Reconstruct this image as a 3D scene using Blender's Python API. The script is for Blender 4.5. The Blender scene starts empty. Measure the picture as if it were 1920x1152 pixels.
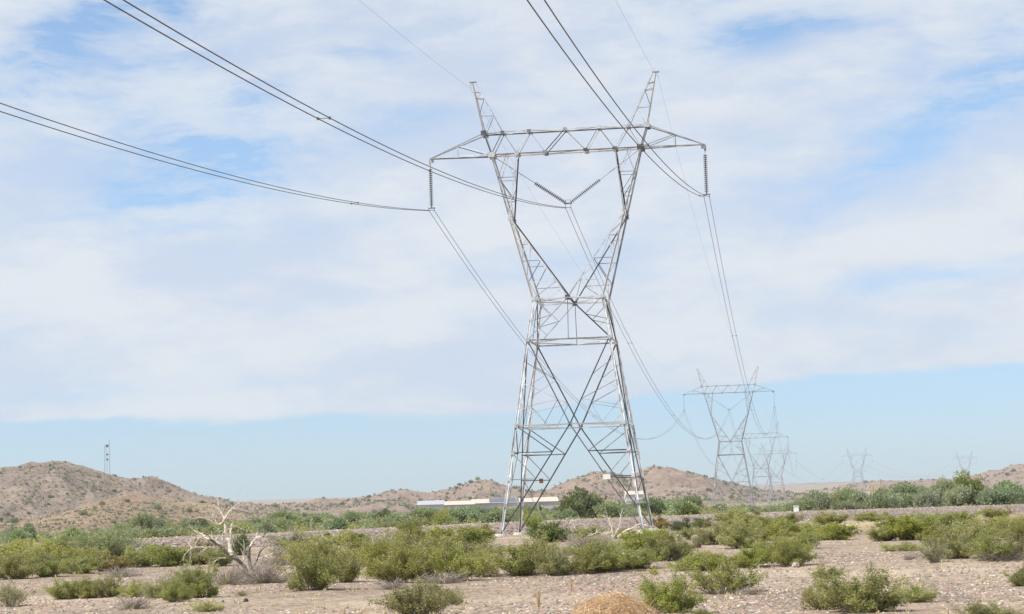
import bpy, math, random
import numpy as np
from mathutils import Vector, Matrix, noise

rnd = random.Random(7)
rng = np.random.default_rng(7)
SC = bpy.context.scene
COL = SC.collection

# ------------------------------------------------------------------ camera
F_PX, PITCH, ROLL, CAM_H = 4107.8, 0.0939, -0.0312, 1.943
_F = Vector((0, math.cos(PITCH), math.sin(PITCH)))
_U0 = Vector((0, -math.sin(PITCH), math.cos(PITCH)))
_R0 = Vector((1, 0, 0))
_R = _R0 * math.cos(ROLL) + _U0 * math.sin(ROLL)
_U = -_R0 * math.sin(ROLL) + _U0 * math.cos(ROLL)
cam_d = bpy.data.cameras.new('camera')
cam = bpy.data.objects.new('camera', cam_d)
COL.objects.link(cam)
cam_d.sensor_width = 36
cam_d.lens = F_PX / 1920 * 36
cam_d.clip_start = 0.5
cam_d.clip_end = 30000
m = Matrix((_R, _U, -_F)).transposed().to_4x4()
m.translation = Vector((0, 0, CAM_H))
cam.matrix_world = m
SC.camera = cam

def ray(u, v):
    return (_F + _R * ((u - 960) / F_PX) - _U * ((v - 576) / F_PX)).normalized()
def hor(u):                                    # picture height of the horizon
    return 576 + F_PX * math.tan(PITCH) + math.tan(ROLL) * (u - 960)

# ------------------------------------------------------------------ light
SUN_EL, SUN_AZ = math.radians(54), math.atan2(-0.90, -0.34)     # azimuth from +Y towards +X
sun_dir = Vector((math.sin(SUN_AZ) * math.cos(SUN_EL), math.cos(SUN_AZ) * math.cos(SUN_EL), math.sin(SUN_EL)))
sd = bpy.data.lights.new('sun', 'SUN')
sd.energy = 4.6
sd.angle = math.radians(0.6)
sd.color = (1.0, 0.95, 0.88)
so = bpy.data.objects.new('sun', sd)
COL.objects.link(so)
so.rotation_euler = (-sun_dir).to_track_quat('-Z', 'Y').to_euler()
SC.view_settings.view_transform = 'Standard'
SC.view_settings.look = 'None'
SC.view_settings.gamma = 1
SC.view_settings.exposure = 0.45
SC.cycles.volume_bounces = 0
SC.cycles.max_bounces = 6
SC.cycles.transparent_max_bounces = 12

W = bpy.data.worlds.new('World')
SC.world = W
W.use_nodes = True
nt = W.node_tree
nt.nodes.clear()
def N(t, typ, **kw):
    n = t.nodes.new(typ)
    for k, v in kw.items():
        setattr(n, k, v)
    return n
def mth(t, op, a, b=None, c=None, clamp=False):
    n = N(t, 'ShaderNodeMath', operation=op, use_clamp=clamp)
    for i, x in enumerate((a, b, c)):
        if x is None: continue
        if isinstance(x, (int, float)): n.inputs[i].default_value = x
        else: t.links.new(x, n.inputs[i])
    return n.outputs[0]
def mapr(t, x, a, b, c=0., d=1., smooth=True):
    n = N(t, 'ShaderNodeMapRange')
    if smooth: n.interpolation_type = 'SMOOTHSTEP'
    t.links.new(x, n.inputs[0])
    for i, v in enumerate((a, b, c, d)): n.inputs[i + 1].default_value = v
    return n.outputs[0]
def mixc(t, f, a, b, blend='MIX'):
    n = N(t, 'ShaderNodeMix', data_type='RGBA', blend_type=blend)
    for s, x in ((n.inputs[0], f), (n.inputs[6], a), (n.inputs[7], b)):
        if isinstance(x, (int, float)): s.default_value = x
        elif isinstance(x, (tuple, list)): s.default_value = (*x, 1)
        else: t.links.new(x, s)
    return n.outputs[2]
def noi(t, vec, scale, detail=4, rough=.5, dist=0., color=False):
    n = N(t, 'ShaderNodeTexNoise')
    if vec is not None: t.links.new(vec, n.inputs['Vector'])
    n.inputs['Scale'].default_value = scale
    n.inputs['Detail'].default_value = detail
    n.inputs['Roughness'].default_value = rough
    n.inputs['Distortion'].default_value = dist
    return n.outputs['Color'] if color else n.outputs[0]

sky = N(nt, 'ShaderNodeTexSky', sky_type='NISHITA')
sky.sun_disc = False
sky.sun_elevation = SUN_EL
sky.sun_rotation = SUN_AZ
sky.altitude = 400
sky.air_density = 1.0
sky.dust_density = .3
sky.ozone_density = 3.0
SKY_S = 0.1
tc = N(nt, 'ShaderNodeTexCoord')
sep = N(nt, 'ShaderNodeSeparateXYZ')
nt.links.new(tc.outputs['Generated'], sep.inputs[0])
az = mth(nt, 'ARCTAN2', sep.outputs[0], sep.outputs[1])
el = mth(nt, 'ARCSINE', sep.outputs[2])
cmb = N(nt, 'ShaderNodeCombineXYZ')
nt.links.new(az, cmb.inputs[0]); nt.links.new(el, cmb.inputs[1])
AE = cmb.outputs[0]
# domain warp in (azimuth, elevation)
wn = noi(nt, AE, 14, 4, .55, color=True)
vs = N(nt, 'ShaderNodeVectorMath', operation='MULTIPLY_ADD')
nt.links.new(wn, vs.inputs[0]); vs.inputs[1].default_value = (.034, .018, 0); vs.inputs[2].default_value = (0, 0, 0)
va = N(nt, 'ShaderNodeVectorMath', operation='ADD')
nt.links.new(AE, va.inputs[0]); nt.links.new(vs.outputs[0], va.inputs[1])
AW = va.outputs[0]
sw = N(nt, 'ShaderNodeSeparateXYZ'); nt.links.new(AW, sw.inputs[0])
awx = mth(nt, 'SUBTRACT', sw.outputs[0], .017); awy = mth(nt, 'SUBTRACT', sw.outputs[1], .009)
# streaky high cloud: two octaves of stretched noise
def stretched(scale, sx, sy, rot, detail=6, rough=.58, off=0.):
    mp = N(nt, 'ShaderNodeMapping')
    nt.links.new(AW, mp.inputs[0])
    mp.inputs['Rotation'].default_value = (0, 0, rot)
    mp.inputs['Scale'].default_value = (sx, sy, 1)
    mp.inputs['Location'].default_value = (off, off * .7, 0)
    return noi(nt, mp.outputs[0], scale, detail, rough)
c1 = stretched(9, 1.0, 2.6, -.35, off=3.1)
c2 = stretched(26, .7, 2.8, -.3, 8, .66, off=7.7)
thin = mapr(nt, mth(nt, 'ADD', mth(nt, 'MULTIPLY', c1, .5), mth(nt, 'MULTIPLY', c2, .5)), .40, .58)
# gaps of blue at their places in the sky: (u, v, half width, half height, tilt, depth)
GAPS = [(130, 45, 130, 42, .45, .95), (330, 5, 70, 35, 0, .8), (50, 150, 110, 34, .1, .6), (230, 125, 120, 26, .1, .35), (380, 320, 150, 60, .30, 1.0), (300, 225, 80, 40, .3, .4),
        (450, 285, 60, 32, 0, .55), (690, 95, 60, 18, 0, .5), (770, 225, 110, 34, 0, .36), (490, 180, 100, 35, .3, .45),
        (1370, 60, 150, 34, 0, .75), (1290, 10, 130, 22, 0, .45), (1560, 20, 130, 26, 0, .55), (1880, 150, 120, 40, .25, .6), (1720, 260, 210, 42, .28, .6),
        (1600, 360, 140, 30, .3, .28), (1780, 515, 190, 20, .1, .45), (1130, 480, 90, 42, 0, .22), (1000, 500, 60, 30, .1, .15), (860, 30, 110, 20, 0, .2),
        (150, 735, 260, 16, .03, .35), (560, 715, 200, 10, .03, .2), (650, 420, 120, 18, .2, .15), (1880, 60, 60, 30, 0, .3), (170, 170, 330, 130, .2, .30), (420, 330, 190, 80, .2, .40), (1760, 140, 260, 110, .2, .28)]
gap = None
for (u, v, a, b, rot, dep) in GAPS:
    d = ray(u, v)
    a0, e0 = math.atan2(d.x, d.y), math.asin(d.z)
    dx = mth(nt, 'SUBTRACT', awx, a0); dy = mth(nt, 'SUBTRACT', awy, e0)
    cr, sr = math.cos(rot + .03), math.sin(rot + .03)
    x2 = mth(nt, 'MULTIPLY', mth(nt, 'MULTIPLY_ADD', dx, cr, mth(nt, 'MULTIPLY', dy, sr)), F_PX / a)
    y2 = mth(nt, 'MULTIPLY', mth(nt, 'MULTIPLY_ADD', dy, cr, mth(nt, 'MULTIPLY', dx, -sr)), F_PX / b)
    q = mth(nt, 'MULTIPLY_ADD', x2, x2, mth(nt, 'MULTIPLY', y2, y2))
    g = mth(nt, 'MULTIPLY', mth(nt, 'EXPONENT', mth(nt, 'MULTIPLY', q, -.75)), dep)
    gap = g if gap is None else mth(nt, 'ADD', gap, g)
# gaps are broken up by the streaks
gapn = mth(nt, 'MULTIPLY', gap, mapr(nt, mth(nt, 'MULTIPLY_ADD', c2, .6, mth(nt, 'MULTIPLY', c1, .4)), .36, .62, 1.25, .38))
cover = mth(nt, 'SUBTRACT', mapr(nt, thin, 0, 1, .80, 1.0, False), gapn, clamp=True)
# lower edge of the cloud sheet
e1 = mth(nt, 'MULTIPLY_ADD', mth(nt, 'MAXIMUM', az, 0.), .062, .0462)
edn = stretched(30, .5, 1.5, 0, off=1.3)
edg = mth(nt, 'SUBTRACT', mth(nt, 'ADD', el, mth(nt, 'MULTIPLY', mth(nt, 'SUBTRACT', edn, .5), .016)), e1)
lower = mapr(nt, edg, -.0014, .0034)
cover = mth(nt, 'MULTIPLY', cover, lower)
# far from the photographed part of the sky the sheet simply goes on, thinner
c_col = mixc(nt, mapr(nt, c1, .38, .62), (.675, .732, .845), (.785, .825, .875))
tint = mixc(nt, mapr(nt, el, .03, .20), (.76, .86, 1.09), (1.20, 1.18, 1.18))
skyc = mixc(nt, 1.0, mixc(nt, 1.0, sky.outputs[0], tint, 'MULTIPLY'), (SKY_S,) * 3, 'MULTIPLY')
CLOUD_S = .735
cs = mixc(nt, 1.0, c_col, (CLOUD_S,) * 3, 'MULTIPLY')
fin = mixc(nt, cover, skyc, cs)
bg = N(nt, 'ShaderNodeBackground'); bg.inputs[1].default_value = 1
nt.links.new(fin, bg.inputs[0])
wo = N(nt, 'ShaderNodeOutputWorld'); nt.links.new(bg.outputs[0], wo.inputs[0])

# ------------------------------------------------------------------ helpers
def tag(o, label=None, cat=None, group=None, kind=None):
    if label: o['label'] = label
    if cat: o['category'] = cat
    if group: o['group'] = group
    if kind: o['kind'] = kind
    return o
def empty(name, loc=(0, 0, 0), rz=0., label=None, cat=None, group=None):
    o = bpy.data.objects.new(name, None)
    COL.objects.link(o)
    o.location = loc; o.rotation_euler = (0, 0, rz)
    o.empty_display_size = .5
    return tag(o, label, cat, group)
def mesh_obj(name, V, Fc, mat, parent=None, smooth=False):
    me = bpy.data.meshes.new(name)
    V = np.asarray(V, dtype=np.float32)
    if isinstance(Fc, np.ndarray):
        n, k = Fc.shape
        me.vertices.add(len(V)); me.vertices.foreach_set('co', V.ravel())
        me.loops.add(n * k); me.loops.foreach_set('vertex_index', Fc.astype(np.int32).ravel())
        me.polygons.add(n)
        me.polygons.foreach_set('loop_start', np.arange(0, n * k, k, dtype=np.int32))
        me.update(calc_edges=True)
    else:
        me.from_pydata([tuple(map(float, v)) for v in V], [], [tuple(map(int, f)) for f in Fc]); me.update()
    if smooth: me.polygons.foreach_set('use_smooth', [True] * len(me.polygons))
    me.materials.append(mat)
    o = bpy.data.objects.new(name, me)
    COL.objects.link(o)
    if parent: o.parent = parent
    return o
def copy_tree(o, parent=None):
    c = o.copy(); COL.objects.link(c)
    if parent: c.parent = parent
    for ch in [x for x in KIDS.get(o.name, [])]:
        copy_tree(ch, c)
    return c
KIDS = {}
def index_kids(root):
    for o in [root] + list(root.children_recursive):
        KIDS[o.name] = list(o.children)

class MB:
    """collects verts and faces of one mesh"""
    def __init__(s): s.v = []; s.f = []
    def add(s, V, Fc):
        n = len(s.v); s.v += [tuple(p) for p in V]; s.f += [tuple(i + n for i in f) for f in Fc]
    def box(s, c, d, M=None):
        x, y, z = d[0] / 2, d[1] / 2, d[2] / 2
        V = [Vector((c[0] + a * x, c[1] + b * y, c[2] + e * z)) for a in (-1, 1) for b in (-1, 1) for e in (-1, 1)]
        if M: V = [M @ p for p in V]
        s.add(V, [(0, 1, 3, 2), (4, 6, 7, 5), (0, 4, 5, 1), (2, 3, 7, 6), (0, 2, 6, 4), (1, 5, 7, 3)])
    def angle(s, p, q, w, flip=0, t=.16):
        """a steel angle section between two points"""
        w *= .66
        p, q = Vector(p), Vector(q); d = (q - p)
        if d.length < 1e-6: return
        d.normalize()
        a = d.cross(Vector((0, 0, 1)))
        if a.length < .05: a = d.cross(Vector((1, 0, 0)))
        a.normalize(); b = a.cross(d).normalized()
        if flip & 1: a = -a
        if flip & 2: b = -b
        if flip & 4: a, b = b, a
        th = w * t
        o = a * (-w / 3) + b * (-w / 3)
        prof = [o, o + a * w, o + a * w + b * th, o + a * th + b * th, o + a * th + b * w, o + b * w]
        n = 6
        V = [p + x for x in prof] + [q + x for x in prof]
        Fc = [(i, (i + 1) % n, (i + 1) % n + n, i + n) for i in range(n)] + [(5, 4, 3, 0), (3, 2, 1, 0), (6, 9, 10, 11), (6, 7, 8, 9)]
        s.add(V, Fc)
    def tube(s, pts, rad, n=6, cap=True):
        pts = [Vector(p) for p in pts]
        if not hasattr(rad, '__len__'): rad = [rad] * len(pts)
        base = len(s.v); up = None
        for i, p in enumerate(pts):
            d = (pts[min(i + 1, len(pts) - 1)] - pts[max(i - 1, 0)]).normalized()
            a = (up - d * up.dot(d)) if up is not None else d.cross(Vector((.31, .2, .93)))
            if a.length < 1e-4: a = d.cross(Vector((1, 0, 0)))
            a.normalize(); up = a; b = d.cross(a)
            for k in range(n):
                th = 2 * math.pi * k / n
                s.v.append(tuple(p + (a * math.cos(th) + b * math.sin(th)) * rad[i]))
        for i in range(len(pts) - 1):
            for k in range(n):
                s.f.append((base + i * n + k, base + i * n + (k + 1) % n, base + (i + 1) * n + (k + 1) % n, base + (i + 1) * n + k))
        if cap:
            s.f.append(tuple(base + k for k in range(n))[::-1]); s.f.append(tuple(base + (len(pts) - 1) * n + k for k in range(n)))
    def lathe(s, prof, M, n=10):
        base = len(s.v)
        for (r, z) in prof:
            for k in range(n):
                th = 2 * math.pi * k / n
                s.v.append(tuple(M @ Vector((r * math.cos(th), r * math.sin(th), z))))
        for i in range(len(prof) - 1):
            for k in range(n):
                s.f.append((base + i * n + k, base + i * n + (k + 1) % n, base + (i + 1) * n + (k + 1) % n, base + (i + 1) * n + k))
        s.f.append(tuple(base + k for k in range(n))[::-1]); s.f.append(tuple(base + (len(prof) - 1) * n + k for k in range(n)))
    def build(s, name, mat, parent=None, smooth=False):
        return mesh_obj(name, s.v, s.f, mat, parent, smooth)

def new_mat(name):
    m = bpy.data.materials.new(name); m.use_nodes = True
    t = m.node_tree; b = t.nodes['Principled BSDF']
    return m, t, b
def simple(name, col, rough=.7, metal=0., var=.12, scale=3., bump=0.):
    m, t, b = new_mat(name)
    tcn = N(t, 'ShaderNodeTexCoord')
    n = noi(t, tcn.outputs['Object'], scale, 5, .6)
    f = mapr(t, n, .3, .7)
    c = mixc(t, f, tuple(x * (1 - var) for x in col), tuple(min(1, x * (1 + var)) for x in col))
    t.links.new(c, b.inputs['Base Color'])
    b.inputs['Roughness'].default_value = rough; b.inputs['Metallic'].default_value = metal
    if bump:
        bn = N(t, 'ShaderNodeBump'); bn.inputs['Strength'].default_value = bump; bn.inputs['Distance'].default_value = .05
        t.links.new(n, bn.inputs['Height']); t.links.new(bn.outputs[0], b.inputs['Normal'])
    return m
def leaf_mat(name, c1, c2, dry=(.30, .22, .11), dry_amt=.08, trans=.5):
    m, t, b = new_mat(name)
    geo = N(t, 'ShaderNodeNewGeometry'); oi = N(t, 'ShaderNodeObjectInfo')
    tcn = N(t, 'ShaderNodeTexCoord')
    n = noi(t, tcn.outputs['Object'], 2.2, 3, .5)
    f = mth(t, 'ADD', mth(t, 'MULTIPLY', geo.outputs['Random Per Island'], .65), mth(t, 'MULTIPLY', mapr(t, n, .35, .65), .35))
    c = mixc(t, f, c1, c2)
    isd = mth(t, 'GREATER_THAN', mth(t, 'FRACT', mth(t, 'MULTIPLY', geo.outputs['Random Per Island'], 37.3)), 1 - dry_amt)
    c = mixc(t, isd, c, dry)
    hs = N(t, 'ShaderNodeHueSaturation')
    t.links.new(c, hs.inputs['Color'])
    t.links.new(mapr(t, oi.outputs['Random'], 0, 1, .482, .515, False), hs.inputs['Hue'])
    t.links.new(mapr(t, mth(t, 'FRACT', mth(t, 'MULTIPLY', oi.outputs['Random'], 7.7)), 0, 1, 1.0, 1.42, False), hs.inputs['Value'])
    t.links.new(mapr(t, mth(t, 'FRACT', mth(t, 'MULTIPLY', oi.outputs['Random'], 3.3)), 0, 1, .8, 1.1, False), hs.inputs['Saturation'])
    t.links.new(hs.outputs[0], b.inputs['Base Color'])
    b.inputs['Roughness'].default_value = .55
    tr = N(t, 'ShaderNodeBsdfTranslucent'); t.links.new(hs.outputs[0], tr.inputs[0])
    mx = N(t, 'ShaderNodeMixShader'); mx.inputs[0].default_value = trans
    t.links.new(b.outputs[0], mx.inputs[1]); t.links.new(tr.outputs[0], mx.inputs[2])
    t.links.new(mx.outputs[0], t.nodes['Material Output'].inputs[0])
    return m

def steel_mat(name, lo, hi, rust=.975):
    m, t, b = new_mat(name)
    geo = N(t, 'ShaderNodeNewGeometry'); tcn = N(t, 'ShaderNodeTexCoord'); r = N(t, 'ShaderNodeValToRGB'); els = r.color_ramp.elements
    els[0].position = .15; els[0].color = (lo * .96, lo, lo * 1.06, 1); els[1].position = .8; els[1].color = (hi * .98, hi, hi * 1.02, 1)
    t.links.new(geo.outputs['Random Per Island'], r.inputs[0])
    n = noi(t, tcn.outputs['Object'], .9, 5, .7)
    c = mixc(t, mapr(t, n, .35, .6), mixc(t, 1., r.outputs[0], (.55, .55, .56), 'MULTIPLY'), r.outputs[0])
    isr = mth(t, 'GREATER_THAN', mth(t, 'FRACT', mth(t, 'MULTIPLY', geo.outputs['Random Per Island'], 13.7)), rust)
    c = mixc(t, isr, c, (.42, .38, .345))
    t.links.new(c, b.inputs['Base Color']); b.inputs['Roughness'].default_value = .45; b.inputs['Metallic'].default_value = .1
    return m
M_STEEL = steel_mat('galvanised_steel_bracing', .07, .68)  # random member tones; the look of shaded steel is put into the dark ones
M_STEELL = steel_mat('galvanised_steel_legs', .50, .78, 2.)
M_STEEL_FAR = simple('galvanised_steel_hazed', (.36, .37, .39), .5, .2, .12, .5)  # one even grey for the far towers, distance haze put into the colour
M_WIRE = simple('stranded_aluminium', (.10, .085, .08), .6, .3, .1, .2)
M_SWIRE = simple('steel_strand', (.30, .30, .31), .5, .3, .1, .2)
M_GLASS = simple('brown_porcelain', (.022, .020, .020), .55, 0., .2, 8)
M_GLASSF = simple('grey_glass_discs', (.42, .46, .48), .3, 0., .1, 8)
M_HARD = simple('line_hardware', (.22, .21, .20), .5, .4, .15, 5)
M_CONC = simple('footing_concrete', (.55, .50, .43), .9, 0, .12, 6, .4)
M_WHITE = simple('white_painted_steel', (.80, .80, .77), .6, 0, .05, 2)
M_RUSTP = simple('rusty_plate', (.22, .09, .05), .8, 0, .3, 5)
M_BARK = simple('bush_stem', (.34, .295, .25), .9, 0, .25, 9)
M_TBARK = simple('tree_bark', (.17, .14, .10), .9, 0, .25, 5)
M_DEAD = simple('bleached_dead_wood', (.66, .59, .49), .85, 0, .32, 7, .6)
M_DEADK = simple('dark_dead_wood', (.17, .145, .12), .9, 0, .5, 6, .5)
M_TWIG = simple('grey_dry_twig', (.34, .29, .25), .9, 0, .25, 6)
M_STRAW, _t, _b = new_mat('orange_dry_stalk')
_g = N(_t, 'ShaderNodeNewGeometry'); _t.links.new(mixc(_t, _g.outputs['Random Per Island'], (.36, .20, .085), (.66, .47, .26)), _b.inputs['Base Color']); _b.inputs['Roughness'].default_value = .8
M_PALE = simple('pale_dry_grass', (.60, .52, .33), .85, 0, .2, 5)
L_CREO = leaf_mat('creosote_leaf', (.155, .174, .033), (.355, .368, .096), dry_amt=.07)
L_BRIGHT = leaf_mat('bright_bush_leaf', (.165, .180, .042), (.325, .335, .10), dry_amt=.03)
L_DARK = leaf_mat('dark_bush_leaf', (.085, .11, .03), (.17, .20, .06), dry_amt=.05)
L_GREY = leaf_mat('grey_green_leaf', (.19, .20, .10), (.33, .33, .19), dry_amt=.12)
L_RED = leaf_mat('brownish_bush_leaf', (.17, .14, .035), (.28, .22, .065), dry_amt=.2)
L_MESQ = leaf_mat('mesquite_leaf', (.15, .195, .085), (.29, .35, .16), dry_amt=.02)
L_PALO = leaf_mat('palo_verde_leaf', (.19, .22, .06), (.34, .37, .12), dry_amt=.02)
L_BLUE = leaf_mat('blue_green_leaf', (.175, .205, .105), (.31, .345, .19), dry_amt=.03)
L_HILL = leaf_mat('hill_shrub_leaf', (.10, .11, .05), (.19, .195, .095), dry_amt=.1)
L_YEL = leaf_mat('yellow_flower', (.45, .42, .03), (.62, .58, .06), dry_amt=0)

# ------------------------------------------------------------------ terrain
def sstep(x, a, b):
    t = max(0., min(1., (x - a) / (b - a))); return t * t * (3 - 2 * t)
EK, EY0 = 1.426, 212.0
EMB = [(-400, .6), (-38, .82), (-21, .92), (1, 1.11), (21, 1.16), (46, 1.05), (74, .94), (400, .9)]
def emb_top(x):
    for (a, za), (b, zb) in zip(EMB, EMB[1:]):
        if x <= b:
            return za + (zb - za) * max(0, (x - a) / (b - a))
    return EMB[-1][1]
MOUND = (5.1, 188.3)
def gz(x, y):
    z = -.62 + .55 * sstep(y, 62, 178)
    z -= 1.6 * sstep(y, 420, 900)
    if y > 1350: z += .0118 * (y - 1350)
    if y < 900:
        a = sstep(900 - y, 0, 500)
        z += a * (.10 * noise.noise(Vector((x * .11, y * .055, 3.3))) + .05 * noise.noise(Vector((x * .5, y * .25, 8.1))))
        r = math.hypot((x + 1.5 - MOUND[0]) / 9, (y - MOUND[1]) / 9)
        z += .12 * (1 - sstep(r, .5, 1.5))
    # a shallow bank running across in front, its lip lit
    if 60 < y < 150:
        z += .14 * sstep(x * .25 + (y - 88), -2, 3) * (1 - sstep(y, 120, 150))
    if y > 900: z += 1.2 * noise.noise(Vector((x * .004, y * .004, 1.)))
    return z
def at(u, v, dmax=2000.):
    """where the sight line through a place in the photograph meets the ground"""
    d = ray(u, v); t = 20.
    while t < dmax:
        p = Vector((0, 0, CAM_H)) + d * t
        if p.z <= gz(p.x, p.y): break
        t += max(.25, (p.z - gz(p.x, p.y)) * 6)
    return p.x, p.y, gz(p.x, p.y)
def ppm(y): return F_PX / y                    # photograph pixels per metre at a distance

def gravel_mat(name, cols, scale, bump=.6, patch=None):
    m, t, b = new_mat(name)
    g = N(t, 'ShaderNodeNewGeometry').outputs['Position']
    v1 = N(t, 'ShaderNodeTexVoronoi'); v1.inputs['Scale'].default_value = scale; t.links.new(g, v1.inputs['Vector'])
    v2 = N(t, 'ShaderNodeTexVoronoi'); v2.inputs['Scale'].default_value = scale * 3.1; t.links.new(g, v2.inputs['Vector'])
    s1 = N(t, 'ShaderNodeSeparateColor'); t.links.new(v1.outputs['Color'], s1.inputs[0])
    s2 = N(t, 'ShaderNodeSeparateColor'); t.links.new(v2.outputs['Color'], s2.inputs[0])
    big = noi(t, g, .09, 5, .6); mid = noi(t, g, .6, 5, .65)
    c = mixc(t, mapr(t, big, .38, .62), cols[0], cols[1])
    c = mixc(t, mapr(t, mid, .45, .72, 0, .7), c, cols[2])
    r = N(t, 'ShaderNodeValToRGB'); r.color_ramp.interpolation = 'CONSTANT'
    els = r.color_ramp.elements
    els[0].position = 0; els[0].color = (.55, .53, .52, 1)
    els[1].position = .22; els[1].color = (.86, .84, .84, 1)
    for p_, k_ in ((.5, (1, 1, 1)), (.72, (1.12, 1.06, 1.0)), (.86, (1.3, 1.26, 1.2)), (.95, (1.1, .85, .72))):
        e = els.new(p_); e.color = (*k_, 1)
    t.links.new(s1.outputs[0], r.inputs[0])
    near = mixc(t, .85, c, mixc(t, 1., c, r.outputs[0], 'MULTIPLY'))
    r2 = mixc(t, s2.outputs[1], (.78, .77, .76), (1.18, 1.17, 1.15))
    c2 = mixc(t, .8, near, mixc(t, 1., near, r2, 'MULTIPLY'))
    if patch:
        pn = noi(t, g, .07, 5, .65); c2 = mixc(t, mapr(t, pn, .50, .62, 0, .7), c2, patch); rn = noi(t, g, .11, 4, .6, .5); c2 = mixc(t, mapr(t, rn, .58, .66, 0, .45), c2, (.30, .19, .145))
    t.links.new(c2, b.inputs['Base Color']); b.inputs['Roughness'].default_value = .95
    b.inputs['Specular IOR Level'].default_value = .2
    h = mth(t, 'ADD', mth(t, 'MULTIPLY', v1.outputs['Distance'], -1.), mth(t, 'MULTIPLY', mid, 1.5))
    bn = N(t, 'ShaderNodeBump'); bn.inputs['Strength'].default_value = bump; bn.inputs['Distance'].default_value = .12
    t.links.new(h, bn.inputs['Height']); t.links.new(bn.outputs[0], b.inputs['Normal'])
    return m
M_GROUND = gravel_mat('desert_gravel', ((.302, .246, .190), (.250, .202, .158), (.360, .302, .232)), 5.5, .6, (.40, .325, .245))
M_BALLAST = gravel_mat('embankment_ballast', ((.30, .252, .225), (.265, .22, .195), (.34, .29, .255)), 4.0, .9)
M_FLOOR = None

def grid_obj(name, XY, Z, mat, kind='structure'):
    """XY: arrays (rows, cols)"""
    r, c = Z.shape
    V = np.stack([XY[0], XY[1], Z], -1).reshape(-1, 3)
    idx = np.arange(r * c).reshape(r, c)
    Fc = np.stack([idx[:-1, :-1], idx[:-1, 1:], idx[1:, 1:], idx[1:, :-1]], -1).reshape(-1, 4)
    o = mesh_obj(name, V, Fc, mat, smooth=True)
    tag(o, kind=kind); return o
ys = np.concatenate([np.linspace(-400, 30, 12), np.arange(32, 150, .9), np.arange(150, 300, 2.5), np.geomspace(300, 9000, 70)])
ss = np.sign(np.linspace(-1, 1, 241)) * np.abs(np.linspace(-1, 1, 241)) ** 1.6
X = np.zeros((len(ys), len(ss))); Y = np.zeros_like(X); Z = np.zeros_like(X)
for i, y in enumerate(ys):
    wdt = 120 + abs(y) * 1.0
    for j, s in enumerate(ss):
        x = s * wdt
        X[i, j] = x; Y[i, j] = y; Z[i, j] = gz(x, y)
g_o = grid_obj('desert_ground', (X, Y), Z, M_GROUND)
g_o['label'] = 'pinkish tan gravel desert floor'

# gravel embankment crossing the plain
dirE = Vector((1, EK, 0)).normalized(); nE = Vector((-dirE.y, dirE.x, 0))     # nE points away from the camera side
ts = np.arange(-420, 560, 1.2)
prof = [(-5.2, -1.6), (-4.2, -1.15), (-3.2, -.75), (-2.2, -.28), (-1.7, -.04), (-1.3, 0.), (1.3, .0), (1.8, -.05), (3.0, -.7), (5.2, -1.7)]
X = np.zeros((len(ts), len(prof))); Y = np.zeros_like(X); Z = np.zeros_like(X)
for i, t_ in enumerate(ts):
    for j, (o_, dz) in enumerate(prof):
        p = Vector((0, EY0, 0)) + dirE * float(t_) + nE * (o_ + (.35 * noise.noise(Vector((t_ * .15, j * .7, 0))) if dz < -.1 else 0))
        X[i, j], Y[i, j] = p.x, p.y
        Z[i, j] = emb_top(p.x) + dz + (.10 * noise.noise(Vector((t_ * .3, j * 1.7, 5))) if dz < -.1 else .015 * noise.noise(Vector((t_ * .2, j, 2))))
e_o = grid_obj('gravel_embankment', (X[:, ::-1], Y[:, ::-1]), Z[:, ::-1], M_BALLAST)
e_o['label'] = 'long low gravel embankment crossing behind the tower'

def hill_mat(name, a, b_, c_, stain):
    m, t, b = new_mat(name)
    g = N(t, 'ShaderNodeNewGeometry').outputs['Position']
    big = noi(t, g, .012, 6, .6); mid = noi(t, g, .06, 6, .65); fine = noi(t, g, .35, 5, .7)
    c = mixc(t, mapr(t, big, .38, .62), a, b_)
    c = mixc(t, mapr(t, mid, .46, .66, 0, .8), c, c_)
    c = mixc(t, mapr(t, fine, .54, .64, 0, .85), c, stain); vr = noi(t, g, .9, 3, .7); c = mixc(t, mapr(t, vr, .56, .66, 0, .7), c, tuple(min(1, q * 1.25) for q in c_))
    t.links.new(c, b.inputs['Base Color']); b.inputs['Roughness'].default_value = .95
    b.inputs['Specular IOR Level'].default_value = .1
    bn = N(t, 'ShaderNodeBump'); bn.inputs['Strength'].default_value = 1.; bn.inputs['Distance'].default_value = 4.5
    t.links.new(mth(t, 'ADD', mid, mth(t, 'MULTIPLY', fine, .5)), bn.inputs['Height']); t.links.new(bn.outputs[0], b.inputs['Normal'])
    return m
MH_L = hill_mat('pale_hill_rock', (.235, .185, .15), (.28, .215, .17), (.34, .265, .205), (.085, .075, .06))
MH_F = hill_mat('brown_hill_soil', (.26, .185, .125), (.30, .22, .15), (.37, .29, .205), (.10, .08, .052))
MH_M = hill_mat('pink_hill_rock', (.245, .175, .135), (.285, .208, .158), (.34, .262, .20), (.09, .074, .058))
HILLS = {}
def interp(pts, u):
    for (a, za), (b, zb) in zip(pts, pts[1:]):
        if u <= b:
            t = (u - a) / (b - a); t = max(0, min(1, t)); return za + (zb - za) * t
    return pts[-1][1]
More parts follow.
